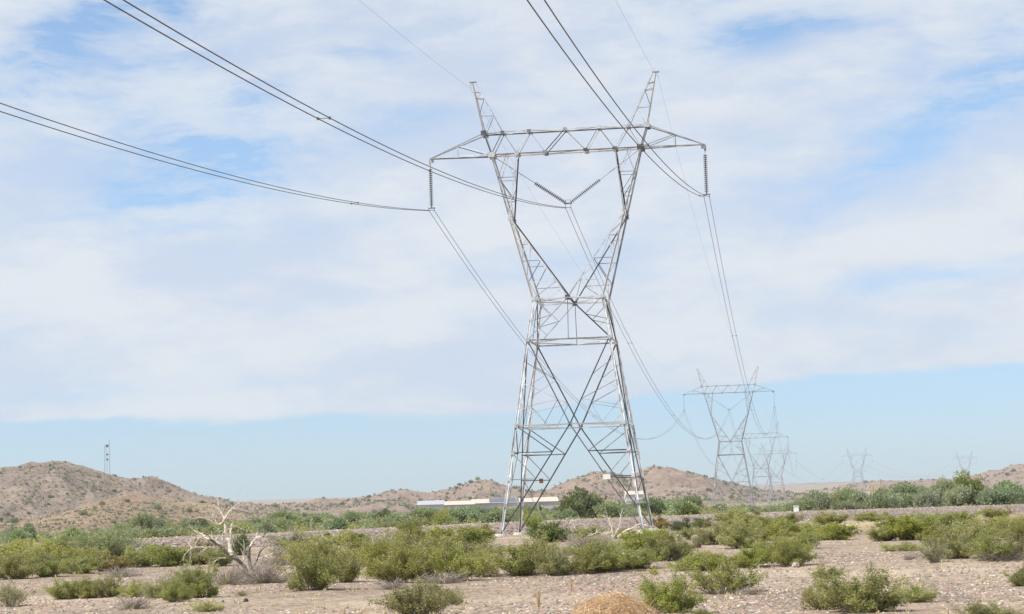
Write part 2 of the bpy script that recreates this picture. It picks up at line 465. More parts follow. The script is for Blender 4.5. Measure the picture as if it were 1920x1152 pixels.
def make_hill(name, D, prof, front, back, mat, label, nu=420, nv=130, seed=1., amp=1.):
    us = np.linspace(prof[0][0], prof[-1][0], nu)
    X = np.zeros((nv, nu)); Y = np.zeros_like(X); Z = np.zeros_like(X)
    for j, u in enumerate(us):
        x = (u - 970) / F_PX * D
        top = (hor(u) - interp(prof, u)) * D / F_PX + CAM_H
        base = gz(x, D - front) - 3
        e = min(sstep(u, us[0], us[0] + 60), 1)
        for i in range(nv):
            t = i / (nv - 1)
            if t < .62: s = t / .62; y = D - front * (1 - s); k = 1 - (1 - s) ** 1.0
            else: s = (t - .62) / .38; y = D + back * s; k = 1 - s
            wob = noise.noise(Vector((x * .006, y * .006, seed))) * .35 * front
            kk = max(0, min(1, k + (wob / front) * k * (1 - k) * 2))
            kk = kk ** 1.15 if t < .62 else kk
            h = top - base
            g1 = noise.ridged_multi_fractal(Vector((x * .011, y * .0065, seed)), .9, 2.1, 5, 1., 2.) / 2.2
            g2 = noise.fractal(Vector((x * .05, y * .05, seed + 4)), .8, 2., 4)
            g3 = noise.ridged_multi_fractal(Vector((x * .035, y * .018, seed + 9)), .8, 2.2, 4, 1., 2.) / 2.2
            z = base + h * kk + amp * min(h * .13, 4.) * (g3 - .6) * min(1, 4 * k) * (1 - .55 * kk) + amp * (h * .30 * (g1 - .74) * 4 * kk * (1 - kk * .86) + g2 * min(h * .05, 1.1) * min(1, 3 * k))
            X[i, j], Y[i, j], Z[i, j] = x, y, z
    o = grid_obj(name, (X, Y), Z, mat); o['label'] = label
    HILLS[name] = (X, Y, Z, us, D)
    return o
make_hill('left_hill', 1500, [(-260, 930), (-140, 905), (-40, 885), (0, 879), (65, 868), (122, 860), (158, 862), (200, 878), (245, 891), (285, 893), (325, 911), (370, 925), (430, 936), (490, 946), (560, 960), (640, 985)],
          420, 300, MH_L, 'rocky tan hill with scattered shrubs at left', seed=1.3)
make_hill('left_foothill', 1060, [(-260, 985), (-100, 978), (0, 975), (90, 968), (150, 950), (200, 935), (245, 926), (300, 929), (350, 936), (410, 948), (470, 960), (560, 975), (640, 990)],
          300, 120, MH_F, 'brown foothill in front of the left hill', seed=5.1)
make_hill('middle_hills', 2300, [(380, 985), (440, 958), (500, 946), (560, 943), (605, 933), (650, 936), (700, 931), (735, 919), (765, 919), (800, 923), (835, 919), (860, 911), (895, 898), (920, 899), (945, 908), (990, 916), (1030, 911),
          (1065, 893), (1105, 882), (1140, 884), (1170, 892), (1190, 886), (1215, 874), (1255, 873), (1290, 880), (1330, 893), (1370, 904), (1410, 915), (1480, 924), (1560, 935)],
          560, 400, MH_M, 'row of pink rocky hills behind the tower', nu=640, seed=9.7)
make_hill('right_hills', 3300, [(1480, 935), (1550, 917), (1600, 905), (1650, 898), (1700, 899), (1760, 899), (1800, 897), (1828, 887), (1852, 880), (1875, 879), (1893, 870), (1910, 868), (1935, 874), (1990, 885), (2060, 905)],
          600, 400, MH_M, 'distant pink hills at far right', nu=320, seed=15.2)
def hill_point(name, u, v):
    """the first point of a hill met by a sight line of the photograph"""
    X, Y, Z, us, D = HILLS[name]
    best = None
    j0 = None
    for i in range(X.shape[0]):
        # sample this row at the ray
        y = Y[i, 0]
        d = ray(u, v); t = y / d.y; x = d.x * t; zr = CAM_H + d.z * t
        j = np.searchsorted(X[i], x)
        if j <= 0 or j >= X.shape[1]: continue
        if Z[i, j] >= zr: return x, float(y), float(Z[i, j])
    i = int(np.argmax(Z[:, j])) if j < X.shape[1] else 0
    return float(X[i, j]), float(Y[i, j]), float(Z[i, j])

# ------------------------------------------------------------------ lattice tower
TH = -0.1299
LV = dict(zA=9.252, zB=16.541, zC=20.089, zcb=33.072, zct=34.992, w0=5.885, wA=4.566, wB=3.511, wC=2.969, xk=4.946, zk=27.339, yk=1.569, xo=6.50, xi=4.281, yc=.644, xt=7.11, ti=5.466)
def lerp(a, b, t): return Vector(a) * (1 - t) + Vector(b) * t
def make_tower(label, mat, detail=True, legsub=True):
    L = LV; root = empty('transmission_tower', label=label, cat='pylon', group='lattice towers of the power line')
    wz = lambda z: L['w0'] + (L['wC'] - L['w0']) * (z - .3) / (L['zC'] - .3)
    k = [0]
    def fl():
        k[0] += 1; return (k[0] * 5) % 8
    cor = lambda sx, sy, z: Vector((sx * wz(z), sy * wz(z), z))
    T = 1.0
    # legs
    for sx in (-1, 1):
        for sy in (-1, 1):
            b = MB()
            zs = [.25, 2.6, 4.8, 7.0, L['zA'], L['zB'], L['zC']]
            for a, c in zip(zs, zs[1:]): b.angle(cor(sx, sy, a), cor(sx, sy, c), .25 if a < L['zB'] else .21, (0 if sx < 0 else 1) | (0 if sy < 0 else 2))
            b.box(cor(sx, sy, .27), (.5, .5, .05))
            for z in (2.6, 4.8, 7., L['zA'], L['zB'], L['zC']):
                p = cor(sx, sy, z); b.box((p.x - sx * .03, p.y, p.z), (.30, .26, .32))
            b.build('leg', M_STEELL, root)
            f = MB()
            p = cor(sx, sy, .25); n = 12
            f.lathe([(.62, -1.6), (.62, -.15), (.50, .20), (.47, .24)], Matrix.Translation((p.x + sx * .03, p.y + sy * .03, 0)), n)
            f.build('footing', M_CONC, root)
    # body bracing, one mesh for each face
    for face in range(4):
        b = MB()
        if face == 0: c = lambda s, z: cor(s, -1, z)
        elif face == 1: c = lambda s, z: cor(s, 1, z)
        elif face == 2: c = lambda s, z: cor(-1, s, z)
        else: c = lambda s, z: cor(1, s, z)
        mid = lambda z: (c(-1, z) + c(1, z)) / 2
        zA, zB, zC = L['zA'], L['zB'], L['zC']
        b.angle(c(-1, zA), c(1, zA), .13, fl()); b.angle(c(-1, zB), c(1, zB), .19 if face < 2 else .16, fl() & 3); b.angle(c(-1, zC), c(1, zC), .15, fl())
        MA, MBm, MC = mid(zA), mid(zB), mid(zC)
        b.box(MA, (.36, .05, .36) if face < 2 else (.05, .36, .36))
        b.box(MC, (.45, .05, .4) if face < 2 else (.05, .45, .4))
        for s in (-1, 1):
            foot = c(s, .3)
            b.angle(MA, foot, .15, fl())
            dg = lambda z: lerp(foot, MA, (z - .3) / (zA - .3))
            Z1, Z2, Z3 = 6.97, 4.77, 2.58
            for z, w_ in ((Z1, .12), (Z2, .11), (Z3, .09)): b.angle(c(s, z), dg(z), w_, fl())
            b.angle(c(s, zA), dg(Z1), .12, fl()); b.angle(c(s, Z1), dg(Z2), .10, fl()); b.angle(c(s, Z2), dg(Z3), .08, fl())
            top = c(s, zB)
            b.angle(MA, top, .15, fl())
            d2 = lambda t: lerp(top, MA, t); lg = lambda t: c(s, zB + (zA - zB) * t)
            b.angle(lg(.25), d2(.42), .085, fl()); b.angle(lg(.50), d2(.71), .09, fl())
            b.angle(lg(.73), lerp(c(s, zA), MA, .42), .09, fl())
            b.angle(d2(.42), lg(.60), .05, fl()); b.angle(d2(.71), lg(.80), .05, fl())
            b.angle(d2(.71), lerp(c(s, zA), MA, .52), .05, fl())
            b.angle(MC, c(s, zB), .12, fl())
            d3 = lambda t: lerp(MC, c(s, zB), t); l3 = lambda t: c(s, zC + (zB - zC) * t)
            b.angle(c(s, zC), d3(.42), .08, fl()); b.angle(d3(.42), l3(.55), .08, fl()); b.angle(l3(.55), d3(.75), .05, fl())
        b.angle(MC, MBm, .08, fl())
        if face > 1:
            sx = -1 if face == 2 else 1
            for z in (2.58, 4.77, 6.97):
                for sy in (-1, 1):
                    tt = (z - .3) / (L['zA'] - .3)
                    b.angle(lerp(cor(sx, sy, .3), (0, sy * wz(L['zA']), L['zA']), tt), lerp(cor(sx, sy, .3), (sx * wz(L['zA']), 0, L['zA']), tt), .06, fl())
        b.build('bracing', mat, root)
    # plan bracing inside the body, one ring for each level
    for z, w_ in ((L['zC'], .11), (L['zB'], .10), (L['zA'], .07)):
        b = MB()
        M4 = [Vector((0, -wz(z), z)), Vector((wz(z), 0, z)), Vector((0, wz(z), z)), Vector((-wz(z), 0, z))]
        for a, c_ in zip(M4, M4[1:] + M4[:1]): b.angle(a, c_, w_, fl())
        if z == L['zC']:
            b.angle((-L['wC'], -L['wC'], L['zC']), (0, L['wC'], L['zC']), .09, 1); b.angle((L['wC'], -L['wC'], L['zC']), (0, L['wC'], L['zC']), .09, 2)
        b.build('plan_bracing', mat, root)
    # the two arms of the Y
    for sx in (-1, 1):
        b = MB()
        kn = lambda sy: Vector((sx * L['xk'], sy * L['yk'], L['zk']))
        for sy in (-1, 1):
            o0 = Vector((sx * L['wC'], sy * L['wC'], L['zC'])); i0 = Vector((0, sy * L['wC'], L['zC']))
            b.angle(o0, kn(sy), .19, fl()); b.angle(i0, kn(sy), .17, fl())
            fr = [0, .2, .46, .73]
            O = [lerp(o0, kn(sy), t) for t in fr]; I = [lerp(i0, kn(sy), t) for t in fr]
            for q in range(1, 4): b.angle(O[q], I[q], .09, fl())
            for q in range(0, 3): b.angle(O[q], I[q + 1], .08, fl())
            o1 = Vector((sx * L['xo'], sy * L['yc'], L['zcb'])); i1 = Vector((sx * L['xi'], sy * L['yc'], L['zcb']))
            b.angle(kn(sy), o1, .17, fl()); b.angle(kn(sy), i1, .15, fl())
            g = [0, .31, .63, 1]
            O2 = [lerp(kn(sy), o1, t) for t in g]; I2 = [lerp(kn(sy), i1, t) for t in g]
            for q in (1, 2): b.angle(O2[q], I2[q], .08, fl())
            b.angle(I2[1], O2[2], .07, fl()); b.angle(O2[2], lerp(i1, o1, .4), .07, fl()); b.angle(I2[2], lerp(i1, o1, .6), .06, fl())
        # faces across the line
        for st, en in ((lambda sy: Vector((sx * L['wC'], sy * L['wC'], L['zC'])), kn), (lambda sy: Vector((0, sy * L['wC'], L['zC'])), kn),
                       (kn, lambda sy: Vector((sx * L['xo'], sy * L['yc'], L['zcb']))), (kn, lambda sy: Vector((sx * L['xi'], sy * L['yc'], L['zcb'])))):
            P = lambda sy, t: lerp(st(sy), en(sy), t)
            ns = 4
            for q in range(ns):
                s0 = -1 if q % 2 else 1
                b.angle(P(s0, q / ns), P(-s0, (q + 1) / ns), .05, fl())
        b.angle(kn(-1), kn(1), .1, 1)
        for sy in (-1, 1):
            p = kn(sy); b.box(p, (.34, .04, .5))
        b.build('arm', mat, root)
    # crossarm
    b = MB(); zb, zt, yc = L['zcb'], L['zct'], L['yc']
    BN = [-6.5, -4.281, -1.8, 1.75, 4.281, 6.5]; TN = [-7.11, -5.466, -3.15, 0, 2.95, 5.466, 7.11]
    for sy in (-1, 1):
        b.angle((-6.5, sy * yc, zb), (6.5, sy * yc, zb), .15, 2 if sy < 0 else 3); b.angle((-7.11, sy * yc, zt), (7.11, sy * yc, zt), .15, 0 if sy < 0 else 1)
        for s in (-1, 1):
            tip = Vector((s * 12, sy * .08, zb))
            b.angle((s * 6.5, sy * yc, zb), tip, .13, fl()); b.angle((s * 7.11, sy * yc, zt), tip, .13, fl() & 3)
            tt = (9.5 - 7.11) / (12 - 7.11); pt = lerp((s * 7.11, sy * yc, zt), tip, tt); pb = lerp((s * 6.5, sy * yc, zb), tip, (9.5 - 6.5) / 5.5)
            b.angle(pt, pb, .07, fl()); b.angle(pt, (s * 6.5, sy * yc, zb), .09, fl())
            b.angle((s * 7.11, sy * yc, zt), (s * 6.5, sy * yc, zb), .15, fl())
        for q in range(5):
            b.angle((BN[q], sy * yc, zb), (TN[q + 1], sy * yc, zt), .125, 0); b.angle((TN[q + 1], sy * yc, zt), (BN[q + 1], sy * yc, zb), .075, 1)
        for x in BN[1:-1]: b.box((x, sy * (yc + .05), zb), (.38, .03, .28))
        for x in TN[1:-1]: b.box((x, sy * (yc + .05), zt), (.34, .03, .24))
        for s in (-1, 1):
            b.box((s * 6.5, sy * (yc + .05), zb), (.6, .035, .45)); b.box((s * 7.11, sy * (yc + .05), zt), (.5, .035, .45))
    for q in range(6):
        b.angle((BN[q], -yc, zb), (BN[q], yc, zb), .08, fl())
        if q < 5: b.angle((BN[q], yc * (-1) ** q, zb), (BN[q + 1], -yc * (-1) ** q, zb), .07, fl())
    for q in range(7):
        b.angle((TN[q], -yc, zt), (TN[q], yc, zt), .07, fl())
        if q < 6: b.angle((TN[q], -yc * (-1) ** q, zt), (TN[q + 1], yc * (-1) ** q, zt), .07, fl())
    for s in (-1, 1):
        for (x0, x1) in ((6.5, 8), (8, 9.5), (9.5, 11)):
            y0 = yc * (12 - x0) / 5.5; y1 = yc * (12 - x1) / 5.5
            b.angle((s * x0, y0, zb), (s * x1, -y1, zb), .06, fl()); b.angle((s * x1, y1, zb), (s * x1, -y1, zb), .05, fl())
        b.box((s * 11.9, 0, zb - .14), (.45, .05, .42)); b.box((s * 12.02, 0, zb - .42), (.16, .04, .3))
    b.build('crossarm', mat, root)
    for s in (-1, 1):
        b = MB(); to = Vector((s * 8.04, 0, 39.62)); ti = Vector((s * 7.86, 0, 39.5))
        for sy in (-1, 1):
            o0 = Vector((s * 7.11, sy * yc, zt)); i0 = Vector((s * 5.466, sy * yc, zt))
            oe, ie = to + Vector((0, sy * .07, 0)), ti + Vector((-s * .12, sy * .07, 0))
            b.angle(o0, oe, .12, fl()); b.angle(i0, ie, .10, fl())
            lv = [0, .37, .69, .82]
            O = [lerp(o0, oe, t) for t in lv]; I = [lerp(i0, ie, t) for t in lv]
            for q in (1, 2, 3): b.angle(O[q], I[q], .07, fl())
            for q in (0, 1, 2): b.angle(O[q], I[q + 1], .06, fl())
        for q, t in enumerate((0.2, .37, .55, .69, .82)):
            w_ = yc * (1 - t)
            po = lerp((s * 7.11, 0, zt), to, t); pi = lerp((s * 5.466, 0, zt), ti, t)
            b.angle(po + Vector((0, -w_, 0)), po + Vector((0, w_, 0)), .05, fl()); b.angle(pi + Vector((0, -w_, 0)), pi + Vector((0, w_, 0)), .05, fl())
        b.box((s * 8.02, 0, 39.66), (.62, .2, .08)); b.box((s * 8.2, 0, 39.50), (.05, .12, .30))
        b.tube([(s * 8.2, 0, 39.4), (s * 8.22, 0, 39.1)], .03, 5)
        b.build('earthwire_peak', mat, root)
    return root
Tn = [((5.14, 188.32), TH, 0.0), ((57.07, 584.8), TH, -.84), ((104, 937), -.135, -2.3), ((150.3, 1276), -.20, -1.4), ((271, 1750), -.32, 6.0), ((438, 2150), -.42, 9.0)]
T_LAB = ['large grey steel lattice power tower standing in the desert in the foreground', 'second lattice power tower, with its full outline clear to the right of the large one',
         'third lattice power tower, pale and partly behind the second tower', 'fourth lattice power tower, faint and just right of the third one',
         'small far-off lattice power tower above the trees at right', 'faintest lattice power tower on the skyline before the right-hand hills']
tower = make_tower(T_LAB[0], M_STEEL)
b = MB(); b.box((3.0, -5.33, 4.74), (.62, .03, .42)); b.build('sign_plate', M_WHITE, tower)
b = MB(); b.box((-3.75, 5.22, 4.72), (.36, .05, .4)); b.build('rusty_plate', M_RUSTP, tower)
index_kids(tower)
towers = [tower]
for i in range(1, 6):
    c = copy_tree(tower); c['label'] = T_LAB[i]
    for ch in list(c.children):
        if not ch.name.startswith('footing') and ch.material_slots: ch.material_slots[0].link = 'OBJECT'; ch.material_slots[0].material = M_STEEL_FAR
        if ch.name.startswith(('sign_plate', 'rusty_plate')): bpy.data.objects.remove(ch)
    towers.append(c)
for i, (c, ((x, y), th, dz)) in enumerate(zip(towers, Tn)):
    c.location = (x, y, dz); c.rotation_euler = (0, 0, th)
def tl(i, p):
    (x, y), th, dz = Tn[i]
    c, s = math.cos(th), math.sin(th)
    return Vector((x + c * p[0] - s * p[1], y + s * p[0] + c * p[1], dz + p[2]))

# ------------------------------------------------------------------ insulators
def disc_string(b, p, q, nd=19, r=.185):
    p, q = Vector(p), Vector(q); d = q - p; Lh = d.length
    M = Matrix.Translation(p) @ d.to_track_quat('Z', 'Y').to_matrix().to_4x4()
    prof = []
    for i in range(nd):
        z0 = Lh * i / nd; h = Lh / nd
        prof += [(.03, z0), (.03, z0 + h * .40), (r * .72, z0 + h * .44), (r, z0 + h * .62), (r * .93, z0 + h * .72), (.03, z0 + h * .76)]
    b.lathe(prof, M, 10)
def make_insulators(i, where):
    out = []
    names = {-1: 'left', 1: 'right'}
    for s in (-1, 1):
        r = empty('insulator_string', label=f'vertical insulator string hanging from the {names[s]} crossarm tip of the {where} tower', cat='insulator', group='insulator strings of the power line')
        b = MB(); b.tube([(s * 12, 0, 32.72), (s * 12, 0, 32.2)], .018, 6); b.build('link_rod', M_HARD, r)
        b = MB(); disc_string(b, (s * 12, 0, 32.22), (s * 12, 0, 28.95)); b.build('insulator_discs', M_GLASS if i == 0 else M_GLASSF, r, True)
        b = MB(); b.box((s * 12, 0, 28.86), (.12, .03, .2)); b.box((s * 12, 0, 28.72), (.62, .03, .10))
        for k in (-.235, .235):
            b.tube([(s * 12 + k, 0, 28.7), (s * 12 + k, 0, 28.5)], .022, 5); b.tube([(s * 12 + k, -.16, 28.50), (s * 12 + k, 0, 28.56), (s * 12 + k, .16, 28.50)], .035, 6)
        b.build('yoke_clamp', M_HARD, r)
        out.append(r)
    r = empty('insulator_string', label=f'V shaped insulator pair hanging inside the window of the {where} tower', cat='insulator', group='insulator strings of the power line')
    for s in (-1, 1):
        a = Vector((s * 6.35, 0, 32.95)); e = Vector((s * .22, 0, 28.62))
        b = MB(); b.tube([a, lerp(a, e, .57)], .03, 5); b.build('link_rod', M_HARD, r)
        b = MB(); disc_string(b, lerp(a, e, .57), e); b.build('insulator_discs', M_GLASS if i == 0 else M_GLASSF, r, True)
    b = MB(); b.box((0, 0, 28.55), (.62, .03, .14)); b.tube([(-.3, 0, 28.6), (-.2, 0, 28.85), (.2, 0, 28.85), (.3, 0, 28.6)], .02, 5)
    for k in (-.235, .235):
        b.tube([(k, 0, 28.5), (k, 0, 28.2)], .022, 5); b.tube([(k, -.16, 28.14), (k, 0, 28.2), (k, .16, 28.14)], .035, 6)
    b.build('yoke_clamp', M_HARD, r)
    out.append(r)
    (x, y), th, dz = Tn[i]
    for o in out:
        o.location = (x, y, dz); o.rotation_euler = (0, 0, th)
for i, wnm in enumerate(('large foreground', 'second', 'third', 'fourth', 'small far-off', 'faintest')): make_insulators(i, wnm)

# ------------------------------------------------------------------ cables
def cable(P, Q, sag, r, name, mat, label, cat, group, n=70):
    pts = []
    for k in range(n + 1):
        t = k / n
        p = P * (1 - t) + Q * t; p.z -= 4 * sag * t * (1 - t); pts.append(p)
    b = MB(); b.tube(pts, r, 6); o = b.build(name, mat, None, True)
    tag(o, label, cat, group)
    return pts
cT, sT = math.cos(TH), math.sin(TH)
back = Vector((sT * 326.8 - cT * 1.47, -cT * 326.8 - sT * 1.47, -4.2))
ph = {'left': (-12, 28.49), 'middle': (0, 28.13), 'right': (12, 28.49)}
side = {-1: 'left', 1: 'right'}
def spacer(P, Q, sag, t, label):
    def f(a, b_, tt):
        p = a * (1 - tt) + b_ * tt; p.z -= 4 * sag * tt * (1 - tt); return p
    a = f(P[0], Q[0], t); c = f(P[1], Q[1], t); d = (c - a).normalized()
    b = MB(); b.tube([a - d * .04, c + d * .04], .018, 6)
    for p in (a, c):
        M = Matrix.Translation(p); b.box((0, 0, 0), (.09, .16, .11), M)
    o = b.build('cable_spacer', M_HARD); tag(o, label, 'spacer', 'spacers on the twin cables')
for nm, (xa, za) in ph.items():
    for i in range(-1, 5):
        PP, QQ = [], []
        for s in (-1, 1):
            if i < 0:
                Q = tl(0, (xa + s * .23, -.16, za)); P = tl(0, (xa + s * (.46 if nm == 'left' else .33), -.16, za + (s * .17 if nm == 'left' else 0))) + back
                lab = f'{side[s]} cable of the {nm} twin pair rising from the large tower to the picture edge'; sag = 9.45; r = .024
            else:
                P = tl(i, (xa + s * .23, .16, za)); Q = tl(i + 1, (xa + s * .23, -.16, za))
                nmt = ('large', 'second', 'third', 'fourth', 'small far-off')[i]; nx = ('second', 'third', 'fourth', 'small far-off', 'faintest')[i]
                lab = f'{side[s]} cable of the {nm} twin pair from {nmt} to {nx} tower'; sag = (12.92, 10.5, 10, 15, 13)[i]; r = .021
            cable(P, Q, sag, r, 'conductor_cable', M_WIRE, lab, 'cable', 'conductor cables of the power line', 90 if i < 1 else 40)
            PP.append(P); QQ.append(Q)
        if i < 0:
            for t in {'left': (.90,), 'middle': (.705,), 'right': (.775, .975)}[nm]:
                spacer(PP, QQ, 9.45, t, f'spacer bar on the {nm} twin cables above the viewer' + (', close to the right insulator' if t > .95 else ''))
        if i == 0:
            for t in (.16, .36, .56): spacer(PP, QQ, 12.92, t, f'spacer bar on the {nm} twin cables beyond the tower, ' + {.16: 'nearest the large tower', .36: 'second along', .56: 'third along'}[t])
for s in (-1, 1):
    for i in range(-1, 5):
        if i < 0:
            Q = tl(0, (s * 8.22, 0, 39.1)); P = Q + back; sag = 5.12
            lab = f'thin earth wire from the {side[s]} peak of the large tower out over the camera'
        else:
            P = tl(i, (s * 8.22, 0, 39.1)); Q = tl(i + 1, (s * 8.22, 0, 39.1)); sag = (8.5, 7, 7, 10, 9)[i]
            lab = f'thin earth wire from the {side[s]} peak of the ' + ('large', 'second', 'third', 'fourth', 'small far-off')[i] + ' tower to the next'
        cable(P, Q, sag, .0085 if i < 1 else .007, 'earth_wire', M_SWIRE, lab, 'cable', 'earth wires of the power line', 90 if i < 1 else 30)

# ------------------------------------------------------------------ plants
def leaf_quads(P, size, up=.3, aspect=.55):
    """small leaf faces at points P (n,3) with sizes (n,)"""
    n = len(P)
    a = rng.normal(size=(n, 3)); a[:, 2] += up * np.sign(rng.random(n) - .1); a /= np.linalg.norm(a, axis=1)[:, None]
    b = rng.normal(size=(n, 3)); b -= (b * a).sum(1)[:, None] * a; b /= np.linalg.norm(b, axis=1)[:, None]
    s = size[:, None]
    V = np.stack([P, P + a * s * .5 + b * s * aspect * .5, P + a * s, P + a * s * .5 - b * s * aspect * .5], 1).reshape(-1, 3)
    Fc = np.arange(4 * n).reshape(n, 4)
    return V, Fc
def bush_parts(seed, stems=46, leaves=9000, leaf=.030, spread=1.0, bare=.30, clump=.07, flat=1.0, twig=3, stem_r=.008):
    """a desert shrub of radius about 1 and height about 1, stems fanning from the ground: returns stem mesh and leaf points"""
    r = random.Random(seed); b = MB(); segs = []
    for i in range(stems):
        ph = r.uniform(0, 2 * math.pi); tilt = (r.random() ** .7) * 1.12 * spread
        Lh = r.uniform(.52, 1.14) * (1 - .12 * math.sin(tilt)) * (.86 + .28 * noise.noise(Vector((math.cos(ph) * 1.3, math.sin(ph) * 1.3, seed))))
        p = Vector((math.cos(ph) * r.uniform(0, .13), math.sin(ph) * r.uniform(0, .13), -.03))
        pts = [p.copy()]; d = Vector((math.sin(tilt) * math.cos(ph), math.sin(tilt) * math.sin(ph), math.cos(tilt)))
        for k in range(6):
            d = (d + Vector((r.gauss(0, .13), r.gauss(0, .13), r.gauss(.03, .1)))).normalized()
            p = p + Vector((d.x, d.y, d.z * flat)) * Lh / 6; pts.append(p.copy())
        b.tube(pts, [stem_r * (1.25 - .17 * q) for q in range(7)], 3, False)
        for q in range(1, 6): segs.append((pts[q], pts[q + 1], q / 6))
        for t_ in range(twig):
            q = r.randint(2, 5); o = pts[q]; dd = (d + Vector((r.gauss(0, .5), r.gauss(0, .5), r.gauss(.15, .3)))).normalized()
            e = o + Vector((dd.x, dd.y, dd.z * flat)) * Lh * r.uniform(.15, .36); mid_ = (o + e) / 2 + Vector((r.gauss(0, .02), r.gauss(0, .02), .01))
            b.tube([o, mid_, e], [stem_r * .55, stem_r * .45, stem_r * .3], 3, False)
            segs.append((o, mid_, q / 6)); segs.append((mid_, e, q / 6 + .15))
    segs = [s for s in segs if s[2] >= bare or r.random() < .12]
    A = np.array([tuple(s[0]) for s in segs]); B = np.array([tuple(s[1]) for s in segs]); w = np.array([.35 + s[2] for s in segs]); w *= rng.uniform(.2, 1.6, len(w)); w /= w.sum()
    # leaves sit in small tufts along the twigs
    nt_ = leaves // 9
    idx = rng.choice(len(segs), nt_, p=w); t = rng.random(nt_)[:, None]
    Cc = A[idx] * (1 - t) + B[idx] * t + rng.normal(scale=clump * .55, size=(nt_, 3))
    P = np.repeat(Cc, 9, 0) + rng.normal(scale=clump * .42, size=(nt_ * 9, 3))
    P = P[P[:, 2] > .01]
    V, Fc = leaf_quads(P, rng.uniform(.6, 1.4, len(P)) * leaf)
    return b, V, Fc
def bush_proto(name, seed, leafmat, stemmat, cat, **kw):
    b, V, Fc = bush_parts(seed, **kw)
    r = empty(name, cat=cat)
    b.build('stems', stemmat, r); mesh_obj('foliage', V, Fc, leafmat, r)
    KIDS[r.name] = list(r.children); PROTOS.append(r)
    return r
PROTOS = []
used = set()
def put(proto, loc, sx, sz, rz, label, group, sy=None, leafmat=None):
    if proto.name in used: c = copy_tree(proto)
    else: c = proto; used.add(proto.name)
    c.location = loc; c.scale = (sx, sy or sx, sz); c.rotation_euler = (0, 0, rz)
    c['label'] = label; c['group'] = group
    return c
near = dict(leaves=15000, leaf=.034, stems=50, clump=.06, twig=4)
midk = dict(leaves=7000, leaf=.058, stems=36, clump=.09, twig=2)
P_C = [bush_proto('creosote_bush', 11 + i, L_CREO, M_BARK, 'bush', **near, bare=.22 + .08 * i) for i in range(3)]
P_CS = [bush_proto('creosote_bush', 21 + i, L_CREO, M_BARK, 'bush', **dict(near, leaves=8000), bare=.45, spread=1.1) for i in range(2)]
P_G = [bush_proto('green_bush', 31 + i, L_BRIGHT, M_BARK, 'bush', **near, bare=.15 + .08 * i) for i in range(2)]
P_GR = [bush_proto('grey_green_bush', 41, L_GREY, M_TWIG, 'bush', **dict(near, leaves=6500), bare=.3)]
P_M = [bush_proto('creosote_bush', 51 + i, L_CREO, M_BARK, 'bush', **midk, bare=.2) for i in range(3)]
P_MD = [bush_proto('dark_bush', 61 + i, L_DARK, M_BARK, 'bush', **midk, bare=.1) for i in range(2)]
P_MR = [bush_proto('brownish_bush', 71, L_RED, M_TWIG, 'bush', **midk, bare=.1)]
P_PV = [bush_proto('palo_verde_shrub', 81, L_PALO, M_TBARK, 'shrub', **dict(midk, leaves=14000, leaf=.034, stems=44), bare=.2, spread=.85)]
P_DRY = [bush_proto('dry_brush', 91 + i, L_GREY, M_TWIG, 'dead bush', stems=150, leaves=500, leaf=.03, clump=.07, twig=5, spread=1.25, bare=.2, stem_r=.0065) for i in range(2)]
